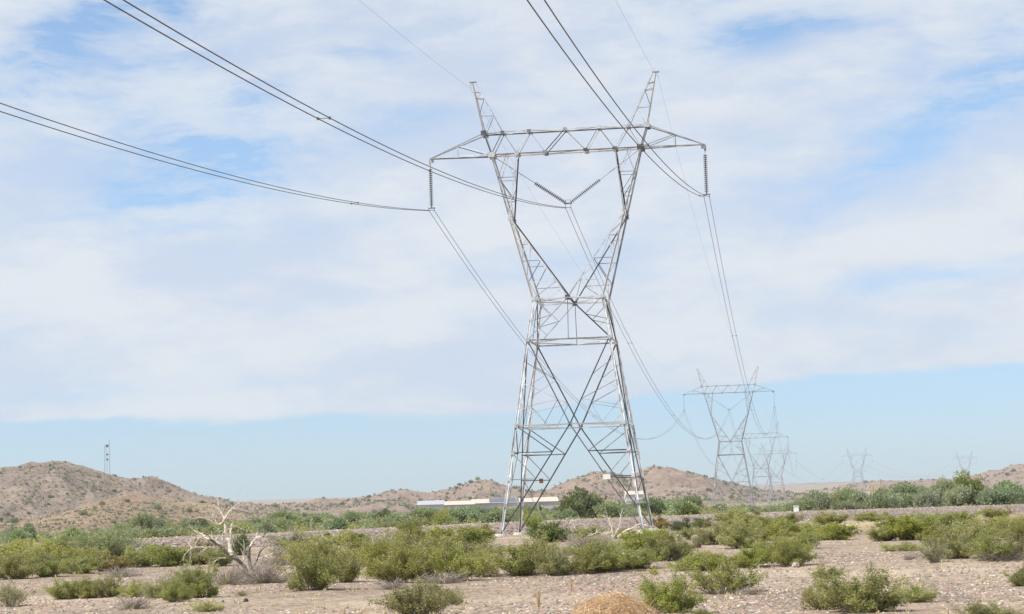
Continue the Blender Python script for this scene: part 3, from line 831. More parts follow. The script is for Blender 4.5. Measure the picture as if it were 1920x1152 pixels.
# (u, v of the foot, width px, height px, protos, label)
B = [
 (585, 1107, 125, 92, P_C, 'large dense olive bush just right of the bleached dead tree'),
 (648, 1092, 75, 62, P_C, 'olive bush close on the right of the large dense one by the dead tree'),
 (610, 1060, 130, 62, P_C, 'tall olive bush behind the large dense one right of the dead tree'),
 (700, 1062, 90, 58, P_C, 'olive bush in front of the embankment, midway from dead tree to tower'),
 (738, 1094, 120, 82, P_C, 'wide olive bush with grey twigs, behind the bright one at the bottom edge'),
 (800, 1092, 105, 72, P_CS, 'open olive bush with bare dark twigs showing at its foot'),
 (855, 1091, 130, 86, P_C, 'large olive bush over grey stems, left of the tower leg with the concrete foot'),
 (905, 1082, 70, 62, P_CS, 'thin olive bush with a pale arching twig beside it'),
 (975, 1079, 120, 70, P_C, 'full olive bush right below the concrete foot of the left front leg'),
 (1040, 1080, 75, 58, P_C, 'rounded olive bush on bare sand below the middle of the tower'),
 (1088, 1077, 90, 52, P_CS, 'low grey olive bush below the middle of the tower, before the gravel'),
 (1136, 1072, 120, 66, P_C, 'wide olive bush in front of the bleached fallen branches'),
 (1190, 1066, 95, 46, P_G, 'bright green low bush below the right legs of the tower'),
 (1255, 1052, 110, 60, P_C, 'rounded olive bush just right of the right-hand tower legs'),
 (785, 1156, 130, 80, P_G, 'bright yellow-green bush at the bottom edge left of the tower'),
 (842, 1134, 55, 34, P_CS, 'small sprig of bush right of the bright one at the bottom edge'),
 (1262, 1149, 125, 82, P_G, 'tall bright green bush beside the orange heap of dry stalks'),
 (1352, 1114, 150, 80, P_CS, 'open bush on a fan of bare pale stems right of the yellow flowers'),
 (1315, 1070, 110, 40, P_C, 'low olive bush behind the one with the fan of bare pale stems'),
 (1400, 1064, 110, 44, P_C, 'olive bush with a dark foot, right of the barrel cactus and nearer'),
 (1480, 1062, 95, 60, P_C, 'olive bush at the left end of the bare gravel clearing'),
 (1440, 1056, 90, 52, P_C, 'olive bush left of the one that ends the bare gravel clearing'),
 (1345, 1022, 100, 48, P_C, 'dense olive bush just behind and right of the barrel cactus'),
 (1392, 1029, 110, 58, P_C, 'dark dense olive bush right behind the barrel cactus, in the widest clump'),
 (1450, 1014, 110, 42, P_M, 'olive bush at the back of the widest clump right of the barrel cactus'),
 (1410, 998, 100, 38, P_M, 'olive bush against the embankment at the back of the widest clump'),
 (1562, 1013, 95, 34, P_M, 'low olive bush over grey twigs on the back rim of the gravel clearing'),
 (1512, 1008, 70, 30, P_M, 'small olive bush on the back rim of the gravel clearing, left of its neighbour'),
 (1555, 985, 70, 28, P_M, 'olive bush on the foot of the embankment below the saguaro with dark side'),
 (1630, 979, 60, 20, P_M, 'small olive bush by the embankment behind the patch of pale dry grass'),
 (1655, 1015, 70, 30, P_M, 'small greyish olive bush right of the patch of pale dry grass'),
 (1708, 1013, 110, 46, P_M, 'olive bush behind the gravel clearing at its right end'),
 (1768, 1010, 120, 48, P_M, 'yellowish olive bush in the middle of the right-hand thicket'),
 (1738, 985, 90, 28, P_M, 'olive bush touching the embankment at the back of the right-hand thicket'),
 (1800, 988, 80, 30, P_M, 'olive bush at the back right of the right-hand thicket'),
 (1830, 1015, 120, 40, P_C, 'yellow-green olive bush in the second row of the right-hand thicket'),
 (1905, 1015, 80, 46, P_C, 'olive bush in the second row touching the right edge of the picture'),
 (1868, 973, 62, 24, P_M, 'single greyish bush growing on the slope of the embankment at far right'),
 (1753, 1055, 56, 42, P_GR, 'grey-green sparse bush at the front left corner of the right-hand thicket'),
 (1800, 1048, 115, 60, P_C, 'front row olive bush of the right-hand thicket, over bare dark stems'),
 (1856, 1051, 110, 64, P_CS, 'front row bush with grey bare lower stems in the right-hand thicket'),
 (1912, 1050, 90, 60, P_CS, 'front row bush of the right-hand thicket at the picture edge'),
 (1625, 1148, 175, 94, P_G, 'large bright green bush alone on gravel at lower right'),
 (1545, 1143, 95, 70, P_CS, 'sparse brown-green bush leaning against the large bright one at lower right'),
 (1712, 1130, 90, 46, P_CS, 'low sparse bush on the right side of the large bright one at lower right'),
 (1555, 1085, 75, 30, P_CS, 'tiny straggly bush on gravel behind the large bright one at lower right'),
 (1918, 1099, 60, 48, P_G, 'yellow-green bush cut by the right edge of the picture above the corner'),
 (1852, 1168, 140, 44, P_G, 'leafy bright green bush cut off in the bottom right corner'),
 (1318, 1163, 70, 26, P_G, 'small green bush peeping up from the bottom edge right of the dry heap'),
 (28, 1086, 110, 58, P_C, 'olive bush at the left edge, first of the left-hand thicket'),
 (92, 1082, 110, 56, P_C, 'second olive bush from the left edge in the left-hand thicket'),
 (150, 1076, 90, 46, P_C, 'third olive bush from the left edge in the left-hand thicket'),
 (60, 1058, 120, 50, P_M, 'olive bush behind the left-hand thicket beneath the embankment'),
 (208, 1070, 100, 38, P_MR, 'yellow-brown low bush in front of the palo verde shrub'),
 (262, 1064, 90, 36, P_M, 'low olive bush front right of the palo verde shrub'),
 (196, 1050, 124, 60, P_PV, 'light green palo verde shrub rising above the embankment at left'),
 (320, 1062, 90, 40, P_M, 'low olive bush between the palo verde shrub and the dead tree'),
 (376, 1060, 74, 62, P_MR, 'upright reddish-brown bush just left of the dead tree branches'),
 (412, 1062, 70, 38, P_M, 'low olive bush under the drooping branches of the dead tree'),
 (447, 1042, 50, 46, P_MD, 'dark green bush behind the trunk of the dead tree'),
 (126, 1124, 78, 46, P_G, 'bright green low bush at the left end of the front left row'),
 (172, 1122, 62, 44, P_C, 'second bush from the left in the front left row'),
 (208, 1120, 66, 46, P_C, 'third bush of the front left row, with grey twigs before it'),
 (252, 1120, 66, 40, P_CS, 'fourth bush of the front left row, low and twiggy'),
 (298, 1122, 70, 44, P_CS, 'fifth bush of the front left row, with dry brush at its foot'),
 (330, 1129, 64, 50, P_C, 'sixth bush of the front left row, dark at the foot'),
 (378, 1121, 92, 66, P_C, 'tallest bush of the front left row, just left of the dead tree stump'),
 (385, 1148, 70, 26, P_CS, 'very thin low sprigs on gravel below the front left row'),
 (20, 1138, 82, 52, P_GR, 'twiggy grey-green bush in the lower left corner'),
 (545, 1052, 70, 44, P_M, 'olive bush in the second row at the left end of the middle thicket'),
 (690, 1048, 90, 46, P_M, 'second row olive bush of the middle thicket, below the bare gravel slope'),
 (758, 1052, 110, 58, P_C, 'second row olive bush of the middle thicket, below the thin upright one'),
 (835, 1056, 115, 56, P_C, 'second row olive bush of the middle thicket, third from its right end'),
 (905, 1050, 100, 44, P_CS, 'second row olive bush of the middle thicket, left of a sandy bank'),
 (1000, 1050, 90, 38, P_M, 'second row olive bush behind the full one under the concrete foot'),
 (1120, 1046, 100, 40, P_CS, 'thin second row olive bush in front of the fallen branches'),
 (1200, 1036, 90, 44, P_M, 'second row olive bush at the front of the right tower legs'),
 (1240, 1020, 60, 30, P_M, 'small olive bush right of the concrete foot of the right legs'),
 (1690, 1034, 90, 22, P_CS, 'low thin bush on the back edge of the gravel clearing at right'),
 (1778, 1030, 110, 44, P_M, 'greyish middle row olive bush of the right-hand thicket'),
 (1872, 1004, 90, 34, P_M, 'olive bush below the single one on the slope at far right'),
 (1300, 1012, 60, 26, P_M, 'small olive bush directly behind the barrel cactus'),
 (1500, 1030, 90, 40, P_C, 'olive bush at the right end of the widest clump'),
 (285, 1050, 80, 30, P_M, 'low olive bush on the right flank of the palo verde shrub'),
 (20, 1050, 100, 36, P_M, 'olive bush against the embankment at the left edge'),
 (110, 1064, 100, 46, P_M, 'tall olive bush in the middle of the left-hand thicket'),
 (170, 1062, 80, 32, P_M, 'olive bush under the left side of the palo verde shrub'),
 (350, 1085, 60, 24, P_CS, 'small thin bush between the two left rows, near the dead tree'),
 (1026, 1018, 82, 44, P_MD, 'dark green rounded bush directly under the tower'),
 (1000, 1002, 36, 24, P_M, 'small olive bush beside the back left leg of the tower'),
 (770, 1022, 60, 52, P_M, 'thin upright bush poking above the embankment left of the tower'),
 (818, 1030, 80, 42, P_M, 'olive bush before the embankment, left of the tower by two bushes'),
 (880, 1024, 90, 38, P_M, 'olive bush before the embankment next to the tower foot'),
 (902, 1009, 54, 26, P_M, 'small olive bush before the embankment left of the concrete foot'),
 (560, 1030, 110, 40, P_GR, 'pale grey-green shrub before the embankment right of the dead tree'),
 (650, 1024, 80, 30, P_M, 'low olive bush at the embankment foot left of a bare gravel slope'),
 (1278, 996, 60, 26, P_MD, 'dark green small bush at the embankment foot right of the tower'),
 (1320, 990, 50, 22, P_MD, 'dark small bush at the embankment foot behind the barrel cactus'),
 (1240, 992, 40, 28, P_MR, 'brown twiggy bush beside the back right leg of the tower'),
 (1475, 985, 60, 22, P_M, 'small olive bush on the embankment slope below the white box'),
 (1380, 985, 90, 28, P_M, 'low olive bush on the embankment slope beneath the second tower'),
 (1105, 1008, 60, 24, P_M, 'small olive bush behind the fallen bleached branches'),
 (1168, 1010, 50, 22, P_M, 'small olive bush between the fallen branches and the right tower leg'),
 (1680, 992, 70, 26, P_M, 'small olive bush near the embankment left of the right-hand thicket'),
 (1890, 985, 70, 20, P_M, 'flat olive bush at the embankment foot at far right'),
 (120, 1042, 60, 34, P_M, 'thin olive bush against the embankment left of the palo verde shrub'),
 (290, 1040, 50, 24, P_MD, 'small green bush against the embankment right of the palo verde shrub'),
 (1660, 975, 26, 18, P_GR, 'small blue-grey bush on the embankment at right'),
 (1215, 1110, 30, 22, P_GR, 'tiny grey bush right above the orange heap of dry stalks'),
 (455, 1118, 34, 12, P_GR, 'tiny flat weed on gravel in front of the dead tree'),
 (735, 1105, 70, 26, P_DRY, 'grey dry brush at the foot of the wide olive bush'),
 (250, 1142, 70, 32, P_DRY, 'heap of grey dry twigs below the front left row of bushes'),
 (235, 1082, 90, 26, P_DRY, 'low grey dry brush between the two left rows of bushes'),
 (330, 1098, 80, 30, P_DRY, 'pale grey dry brush behind the front left row'),
 (428, 1096, 80, 48, P_DRY, 'dry grey brush on the left of the dead tree stump'),
 (500, 1094, 110, 60, P_DRY, 'large heap of dry grey brush on the right of the dead tree stump'),
 (530, 1060, 80, 46, P_DRY, 'dry grey twigs between the dead tree and the large dense bush'),
 (1108, 1026, 110, 38, P_DRY, 'tangle of grey dry brush around the fallen bleached branches'),
 (1060, 1042, 60, 26, P_DRY, 'dry pinkish-grey brush left of the fallen bleached branches'),
 (835, 1094, 90, 30, P_DRY, 'dark grey dry twigs at the foot of the large olive bush left of the tower'),
 (1408, 1116, 50, 22, P_DRY, 'dead twigs lying right of the fan of bare stems'),
 (1705, 1050, 36, 18, P_DRY, 'small dead bush on gravel left of the right-hand thicket'),
 (1880, 1052, 90, 26, P_DRY, 'dark bare stems under the front row of the right-hand thicket'),
]
GRP = {id(P_C): 'olive desert bushes', id(P_CS): 'olive desert bushes', id(P_M): 'olive desert bushes', id(P_G): 'bright green desert bushes', id(P_GR): 'grey-green desert bushes', id(P_MD): 'dark green desert bushes',
       id(P_MR): 'brownish desert bushes', id(P_PV): 'palo verde shrubs', id(P_DRY): 'heaps of dry brush'}
for (u, v, w, h, pr, lab) in B:
    x, y, z = at(u, v)
    d_e = (y - EY0 - EK * x) / math.sqrt(1 + EK * EK)
    if d_e > -6.5:                              # on the near slope of the embankment
        y -= 0; z = max(z, emb_top(x) - max(0, (-d_e - 1.7)) * .42 - .15)
        if d_e > -2: x, y = x - nE.x * (d_e + 3.2), y - nE.y * (d_e + 3.2); z = emb_top(x) - .6
    k = ppm(y)
    sx = w / k / 2 * 1.68; sz = h / k * 1.10
    put(rnd.choice(pr), (x, y, z - .02), sx, sz, rnd.uniform(0, 6.28), lab, GRP[id(pr)], sy=sx * rnd.uniform(.85, 1.1))

# small weeds and sprigs nobody could count on the gravel and embankment
def scatter(name, pts, proto_fn, mat, label):
    VV, FF, n = [], [], 0
    for (x, y, z, s) in pts:
        V, Fc = proto_fn(s); V = V + np.array([x, y, z]); VV.append(V); FF.append(Fc + n); n += len(V)
    o = mesh_obj(name, np.concatenate(VV), np.concatenate(FF), mat); tag(o, label, None, None, 'stuff'); return o
def tuft(s):
    n = 26
    a = rng.uniform(0, 6.28, n); tl_ = rng.uniform(.2, 1.2, n); L_ = rng.uniform(.5, 1, n) * s
    base = np.stack([rng.normal(0, s * .12, n), rng.normal(0, s * .12, n), np.zeros(n)], 1)
    d = np.stack([np.sin(tl_) * np.cos(a), np.sin(tl_) * np.sin(a), np.cos(tl_)], 1)
    sd_ = np.stack([-np.sin(a), np.cos(a), np.zeros(n)], 1) * .007
    tip = base + d * L_[:, None]
    V = np.stack([base - sd_, base + sd_, tip + sd_ * .3, tip - sd_ * .3], 1).reshape(-1, 3)
    return V, np.arange(4 * n).reshape(n, 4)
pts = []
while len(pts) < 900:
    y = 46 + 140 * rnd.random() ** 1.3; x = rnd.uniform(-.27, .27) * y
    if noise.noise(Vector((x * .18, y * .09, 31))) < -.05: continue
    pts.append((x, y, gz(x, y), rnd.uniform(.08, .24)))
for k in range(260):                            # the straw-coloured patch on the right
    x0, y0, _ = at(rnd.gauss(1612, 26), rnd.gauss(987, 3.0)); pts.append((x0, y0, gz(x0, y0), rnd.uniform(.2, .45)))
tf = scatter('dry_grass', pts, tuft, M_PALE, 'pale dry grass tufts thinly scattered over the gravel')

# loose stones
def stones(name, n, region, smin, smax, mat, label):
    ico = [(0, 0, 1), (.9, 0, .1), (.28, .85, .1), (-.73, .53, .1), (-.73, -.53, .1), (.28, -.85, .1)]
    fc = [(0, 1, 2), (0, 2, 3), (0, 3, 4), (0, 4, 5), (0, 5, 1)]
    ico = np.array(ico); fc = np.array(fc)
    P = []
    while len(P) < n:
        p = region()
        if p: P.append(p)
    P = np.array(P); s = smin + (smax - smin) * rng.random(n) ** 2.6
    sc = rng.uniform(.6, 1.3, (n, 6, 3)) * s[:, None, None] * np.array([1, 1, .6])
    th = rng.uniform(0, 6.28, n); V = ico[None] * sc
    c, s_ = np.cos(th)[:, None], np.sin(th)[:, None]
    x = V[..., 0] * c - V[..., 1] * s_; y = V[..., 0] * s_ + V[..., 1] * c
    V = np.stack([x, y, V[..., 2]], -1) + P[:, None, :]
    Fc = fc[None] + (np.arange(n) * 6)[:, None, None]
    o = mesh_obj(name, V.reshape(-1, 3), Fc.reshape(-1, 3), mat); tag(o, label, None, None, 'stuff')
def stone_mat(name):
    m, t, b = new_mat(name)
    geo = N(t, 'ShaderNodeNewGeometry'); r = N(t, 'ShaderNodeValToRGB'); els = r.color_ramp.elements
    els[0].position = 0; els[0].color = (.10, .078, .066, 1); els[1].position = 1; els[1].color = (.50, .44, .365, 1)
    for p_, c_ in ((.3, (.155, .125, .105)), (.5, (.27, .215, .18)), (.7, (.31, .19, .145)), (.85, (.38, .32, .27))):
        e = els.new(p_); e.color = (*c_, 1)
    t.links.new(geo.outputs['Random Per Island'], r.inputs[0]); t.links.new(r.outputs[0], b.inputs['Base Color']); b.inputs['Roughness'].default_value = .9
    return m
M_STONE = stone_mat('desert_stone')
def reg1():
    y = 42 + 120 * rnd.random() ** 1.7; x = rnd.uniform(-.28, .28) * y
    if noise.noise(Vector((x * .12, y * .05, 12))) < rnd.uniform(-.5, .25): return None
    return x, y, gz(x, y)
stones('loose_stones', 90000, reg1, .016, .084, M_STONE, 'small stones littering the desert gravel')
def reg2():
    t_ = rnd.uniform(-190, 330); o_ = rnd.uniform(-4.8, 1.2)
    p = Vector((0, EY0, 0)) + dirE * t_ + nE * o_
    if abs(p.x) > .30 * p.y or p.y < 60: return None
    k = -o_
    dz = 0 if k < 1.3 else -(k - 1.3) * .36
    return p.x, p.y, emb_top(p.x) + dz - .0
stones('embankment_stones', 12000, reg2, .05, .17, M_STONE, 'broken stone covering the embankment slope')

# ------------------------------------------------------------------ yellow flowers, dry heap, cactus, dead wood
x, y, z = at(1227, 1079)
r = empty('flowering_weed', (x, y, z), label='small weed covered in bright yellow flowers on the gravel', cat='plant')
b, V, Fc = bush_parts(301, stems=20, leaves=700, leaf=.12, clump=.1, bare=.3)
b.build('stems', M_BARK, r); V2, F2 = leaf_quads(V.reshape(-1, 4, 3)[:350, 0], np.full(350, .10)); mesh_obj('flowers', V2, F2, L_YEL, r); mesh_obj('foliage', V[:1200], Fc[:300], L_BRIGHT, r)
r.scale = (.42, .42, .36)
# orange heap of dry stalks
x, y, z = at(1150, 1176)
hk = ppm(y); Rw = 105 / hk; Hh = 60 / hk
VV = []
b = MB(); rr = random.Random(5)
for i in range(430):
    a = rr.uniform(0, 6.28); r0 = rr.uniform(0, .8); a2 = a + rr.gauss(0, 1.3); r1 = rr.uniform(.6, 1.12); L_ = rr.uniform(.3, 1)
    p0 = Vector((math.cos(a) * r0, math.sin(a) * r0, 0)); p1 = p0.lerp(Vector((math.cos(a2) * r1, math.sin(a2) * r1, 0)), L_); pts = []
    lift = rr.uniform(.45, 1.06); bow = rr.gauss(0, .10)
    for k in range(6):
        t = k / 5; q = p0.lerp(p1, t); q += Vector((-(p1 - p0).y, (p1 - p0).x, 0)) * bow * 4 * t * (1 - t); rad = min(1., q.length)
        zz = max(0, (1 - rad ** 2.)) ** .8 * lift * (1 + .15 * noise.noise(Vector((q.x * 2, q.y * 2, 3)))) + rr.gauss(0, .02)
        pts.append(Vector((q.x * Rw, q.y * Rw * .8, zz * Hh)))
    b.tube(pts, rr.uniform(.002, .0055), 3, False)
for i in range(170):
    a = rr.uniform(0, 6.28); q = rr.uniform(.2, 1.05); zz = max(0, 1 - q * q) ** .8 * Hh; L_ = rr.uniform(.1, .42); dx = math.cos(a) * rr.uniform(.2, 1); dy = math.sin(a) * rr.uniform(.2, 1)
    p = Vector((math.cos(a) * q * Rw, math.sin(a) * q * Rw * .8, zz * .8)); b.tube([p, p + Vector((dx * L_ * .5, dy * L_ * .5, L_ * .6)), p + Vector((dx * L_, dy * L_, L_ * .75))], .0028, 3, False)
o = b.build('dry_stalk_heap', M_STRAW); o.location = (x, y, z - .02)
tag(o, 'domed heap of orange dry stalks at the bottom edge', 'dead plant')
for (u, v, h, lab) in ((1011, 1150, 58, 'lone upright orange dry stalk left of the orange heap'), (1072, 1112, 30, 'short orange dry weed behind the orange heap')):
    x, y, z = at(u, v); k = ppm(y); b = MB()
    for i in range(16):
        a = rr.uniform(0, 6.28); l = h / k * rr.uniform(.5, 1); q = rr.uniform(.02, .16)
        b.tube([(0, 0, 0), (math.cos(a) * q * l * .4, math.sin(a) * q * l * .4, l * .5), (math.cos(a) * q * l * 1.4, math.sin(a) * q * l * 1.4, l)], .005, 3, False)
    o = b.build('dry_stalk', M_STRAW); o.location = (x, y, z); tag(o, lab, 'dead plant')
# barrel cactus
M_CACT = simple('cactus_skin', (.21, .20, .12), .8, 0, .2, 9)
M_CACTB = simple('cactus_scarred_base', (.17, .09, .06), .9, 0, .3, 12)
M_SAG = simple('saguaro_skin', (.22, .25, .12), .8, 0, .15, 1.5)
M_SAGD = simple('saguaro_dark_skin', (.055, .05, .045), .9, 0, .3, 2)
M_SAGY = simple('saguaro_pale_skin', (.44, .40, .19), .8, 0, .15, 1.5)
def ribbed(b, pts, rad, ribs=14, depth=.1):
    base = len(b.v); n = ribs * 2; up = None
    for i, p in enumerate(pts):
        d = (Vector(pts[min(i + 1, len(pts) - 1)]) - Vector(pts[max(i - 1, 0)])).normalized(); a = (up - d * up.dot(d)) if up is not None else d.cross(Vector((.2, 1, .1)))
        a.normalize(); up = a; c = d.cross(a)
        for k in range(n):
            th = math.pi * 2 * k / n; q = rad[i] * (1 - (depth if k % 2 else 0)); b.v.append(tuple(Vector(p) + (a * math.cos(th) + c * math.sin(th)) * q))
    for i in range(len(pts) - 1):
        for k in range(n): b.f.append((base + i * n + k, base + i * n + (k + 1) % n, base + (i + 1) * n + (k + 1) % n, base + (i + 1) * n + k))
    b.f.append(tuple(base + (len(pts) - 1) * n + k for k in range(n)))
x, y, z = at(1309, 1028); k = ppm(y)
r = empty('barrel_cactus', (x, y, z), label='squat barrel cactus leaning left on bare sand right of the tower', cat='cactus')
hC = 24 / k; rC = 8.0 / k
b = MB(); zz = [.28, .4, .6, .8, .93, 1.0, 1.03]; rd = [.95, 1.0, 1.05, 1.0, .82, .5, .12]
ribbed(b, [(-t * hC * .22, 0, t * hC) for t in zz], [q * rC for q in rd], 16, .16); b.build('ribbed_body', M_CACT, r)
b = MB(); ribbed(b, [(-t * hC * .22, 0, t * hC) for t in (-.05, .1, .275)], [.8 * rC, .86 * rC, .93 * rC], 16, .1); b.build('scarred_base', M_CACTB, r)
b = MB()
for i in range(160):
    a = rr.uniform(0, 6.28); t = rr.uniform(.3, 1.02); q = rC * (1.02 if t < .85 else .7); p = Vector((math.cos(a) * q - t * hC * .22, math.sin(a) * q, t * hC)); e = p + Vector((math.cos(a) * .03, math.sin(a) * .03, .03)); b.tube([p, e], .003, 3, False)
b.build('spines', M_PALE, r)
# saguaros
def saguaro(u, vt, vb, Y, rad, label, mat, arms=(), dark_side=False):
    d = ray(u, vt); t = Y / d.y; top = CAM_H + d.z * t; x = d.x * t; z0 = gz(x, Y); H = top - z0
    r = empty('saguaro_cactus', (x, Y, z0), label=label, cat='cactus', group='saguaro cacti beyond the embankment')
    b = MB(); zz = [-.02, .1, .4, .7, .9, .96, .99, 1.0]; rd = [.8, .85, 1, 1, .92, .75, .45, .1]
    ribbed(b, [(0.02 * math.sin(q * 5), 0, q * H) for q in zz], [q * rad for q in rd]); b.build('stem', mat, r)
    for (sd_, h0, h1, out) in arms:
        b = MB(); ps = [(sd_ * rad * .5, 0, h0 * H), (sd_ * (rad + out * .6), 0, h0 * H + .05), (sd_ * (rad + out), 0, h0 * H + .3), (sd_ * (rad + out), 0, (h0 + h1) / 2 * H), (sd_ * (rad + out), 0, h1 * H * .97), (sd_ * (rad + out), 0, h1 * H)]
        ribbed(b, ps, [rad * .6, rad * .65, rad * .7, rad * .7, rad * .6, rad * .15], 10); b.build('arm', mat, r)
    if dark_side:
        b = MB(); ribbed(b, [(rad * 1.3, .0, H * .25), (rad * 1.45, 0, H * .5), (rad * 1.3, 0, H * .78), (rad * 1.2, 0, H * .80)], [rad * .6, rad * .85, rad * .6, .05], 9, .2); b.build('dark_right_piece', M_SAGD, r)  # separate darker piece along the right side of the stem
saguaro(1569.5, 927, 953, 390, .28, 'saguaro with a dark right side above the embankment', M_SAG, [(-1, .45, .7, .12)], True)
saguaro(1635.5, 908, 929, 470, .17, 'pale saguaro, left one of a close pair on the right', M_SAGY)
saguaro(1639.8, 912, 929, 480, .15, 'pale saguaro, right one of a close pair on the right', M_SAGY)
saguaro(1650.5, 900.5, 914, 620, .18, 'small pale saguaro above the trees, right of the close pair', M_SAGY)
saguaro(1010, 940, 970, 300, .20, 'dark-sided saguaro seen between the legs of the large tower', M_SAG, (), True)
saguaro(1016, 948, 970, 305, .18, 'short pale saguaro beside the dark-sided one between the tower legs', M_SAGY)
saguaro(1113, 932, 952, 380, .17, 'slender pale saguaro before the middle hills near the right tower legs', M_SAGY)
saguaro(585, 972.5, 996, 205, .16, 'short thick green saguaro beyond the embankment left of the tower', M_SAG, [(1, .3, .8, .02)])
# dead tree
def wood(name, spec, u0, v0, label, cat, mats, parent=None, jit=.25, wob=.05, kinds=('trunk', 'branch')):
    """spec: list of (part, [(u, v, depth m)...], r0, r1)"""
    x0, y0, z0 = at(u0, v0); k = ppm(y0)
    r = empty(name, (x0, y0, z0), label=label, cat=cat)
    q = random.Random(3)
    for (part, pl, r0, r1, mi) in spec:
        pts = [Vector(((u - u0) / k, dp, (v0 - v) / k)) for (u, v, dp) in pl]
        # roughen by subdividing
        out = [pts[0]]
        for a, c in zip(pts, pts[1:]):
            L_ = (c - a).length
            for t in (1 / 3, 2 / 3): out.append(a.lerp(c, t) + Vector((q.gauss(0, wob), q.gauss(0, wob), q.gauss(0, wob))) * min(1, L_))
            out.append(c)
        n = len(out); rad = [(r0 + (r1 - r0) * (i / (n - 1)) ** .8) * .82 * q.uniform(.84, 1.16) for i in range(n)]
        b = MB(); b.tube(out, rad, 7)
        if part == 'branch':
            for t_ in range(10):
                i = q.randint(n // 4, n - 1); o_ = out[i]; dd = (out[i] - out[i - 1]).normalized() + Vector((q.gauss(0, .7), q.gauss(0, .7), q.gauss(.1, .5)))
                L_ = q.uniform(.12, .4); b.tube([o_, o_ + dd * L_ * .5, o_ + dd * L_ + Vector((0, 0, q.gauss(0, .06)))], [rad[i] * .55, rad[i] * .35, .004], 5)
        b.build(part, mats[mi], r)
    return r
dead = [
 ('trunk', [(468, 1092, 0), (462, 1072, .1), (448, 1052, .1), (432, 1040, .05), (418, 1026, 0), (404, 1015, -.1), (390, 1003, -.15), (384, 999, -.2)], .12, .04, 1),
 ('trunk', [(435, 1042, .05), (433, 1030, .1), (431, 1018, .15), (426, 1003, .2), (424, 990, .2), (420, 978, .2)], .13, .07, 0),
 ('trunk', [(470, 1092, 0), (472, 1078, 0), (470, 1062, .1), (468, 1048, .1), (467, 1034, .1), (470, 1026, .1)], .15, .06, 1),
 ('branch', [(420, 979, .2), (410, 984, .1), (400, 978, 0), (388, 971, -.2), (374, 970, -.3)], .05, .012, 0),
 ('branch', [(420, 979, .2), (421, 970, .2), (414, 960, .3), (409, 947, .3)], .05, .018, 0),
 ('branch', [(421, 978, .2), (430, 965, .1), (438, 955, 0), (444, 951, -.1), (454, 945, -.2), (460, 943, -.2)], .05, .012, 0),
 ('branch', [(437, 958, 0), (438, 970, .1), (437, 982, .2), (433, 996, .2), (432, 1015, .15)], .025, .05, 0),
 ('branch', [(434, 990, .2), (440, 988, .3), (448, 990, .4), (456, 995, .4), (464, 1001, .5)], .03, .009, 0),
 ('branch', [(448, 990, .4), (445, 1000, .45), (442, 1010, .5)], .015, .006, 0),
 ('branch', [(410, 983, .1), (402, 968, .1), (394, 956, .1)], .03, .01, 0),
 ('branch', [(421, 1030, 0), (412, 1020, .1), (402, 1012, .1), (392, 1007, .2)], .07, .04, 0),
 ('branch', [(384, 999, -.2), (376, 1000, -.3), (370, 996, -.3)], .04, .01, 0),
 ('branch', [(392, 1004, -.1), (380, 1002, 0), (372, 1012, 0), (368, 1022, 0)], .03, .008, 0),
 ('branch', [(400, 1012, 0), (388, 1008, .1), (376, 1006, .2), (362, 1008, .3), (352, 1010, .3)], .03, .008, 0),
 ('branch', [(412, 1028, 0), (400, 1026, -.1), (386, 1025, -.2), (372, 1024, -.3), (360, 1028, -.4), (352, 1036, -.5), (349, 1048, -.5)], .04, .012, 0),
 ('branch', [(362, 1028, -.4), (361, 1040, -.4), (359, 1054, -.4)], .018, .006, 0),
 ('branch', [(390, 1026, -.2), (384, 1032, -.3), (381, 1038, -.3)], .02, .006, 0),
 ('branch', [(424, 1046, 0), (414, 1046, -.2), (406, 1051, -.3), (402, 1060, -.4)], .03, .01, 0),
 ('branch', [(418, 995, .2), (417, 1008, .2), (420, 1022, .1)], .02, .02, 0),
 ('branch', [(470, 1026, .1), (476, 1016, .1), (482, 1010, .1), (492, 1008, .1), (500, 1010, .2), (506, 1016, .3)], .06, .012, 0),
 ('branch', [(494, 1009, .1), (500, 998, .1), (505, 990, .1)], .035, .012, 1),
 ('branch', [(474, 1066, 0), (484, 1050, -.1), (490, 1036, -.1), (500, 1028, -.2), (512, 1024, -.2), (526, 1036, -.3)], .06, .008, 1),
 ('branch', [(486, 1050, -.1), (496, 1046, -.2), (508, 1042, -.3), (514, 1040, -.3)], .035, .01, 0),
 ('branch', [(478, 1072, 0), (488, 1066, -.2), (495, 1052, -.3)], .05, .02, 1),
 ('branch', [(458, 1050, .1), (458, 1040, .1), (460, 1030, .1)], .06, .045, 0),
 ('branch', [(472, 1080, 0), (484, 1078, -.3), (490, 1082, -.4)], .08, .03, 1),
]
wood('dead_tree', dead, 468, 1092, 'bleached leafless dead tree with twisted branches at left', 'dead tree', (M_DEAD, M_DEADK))
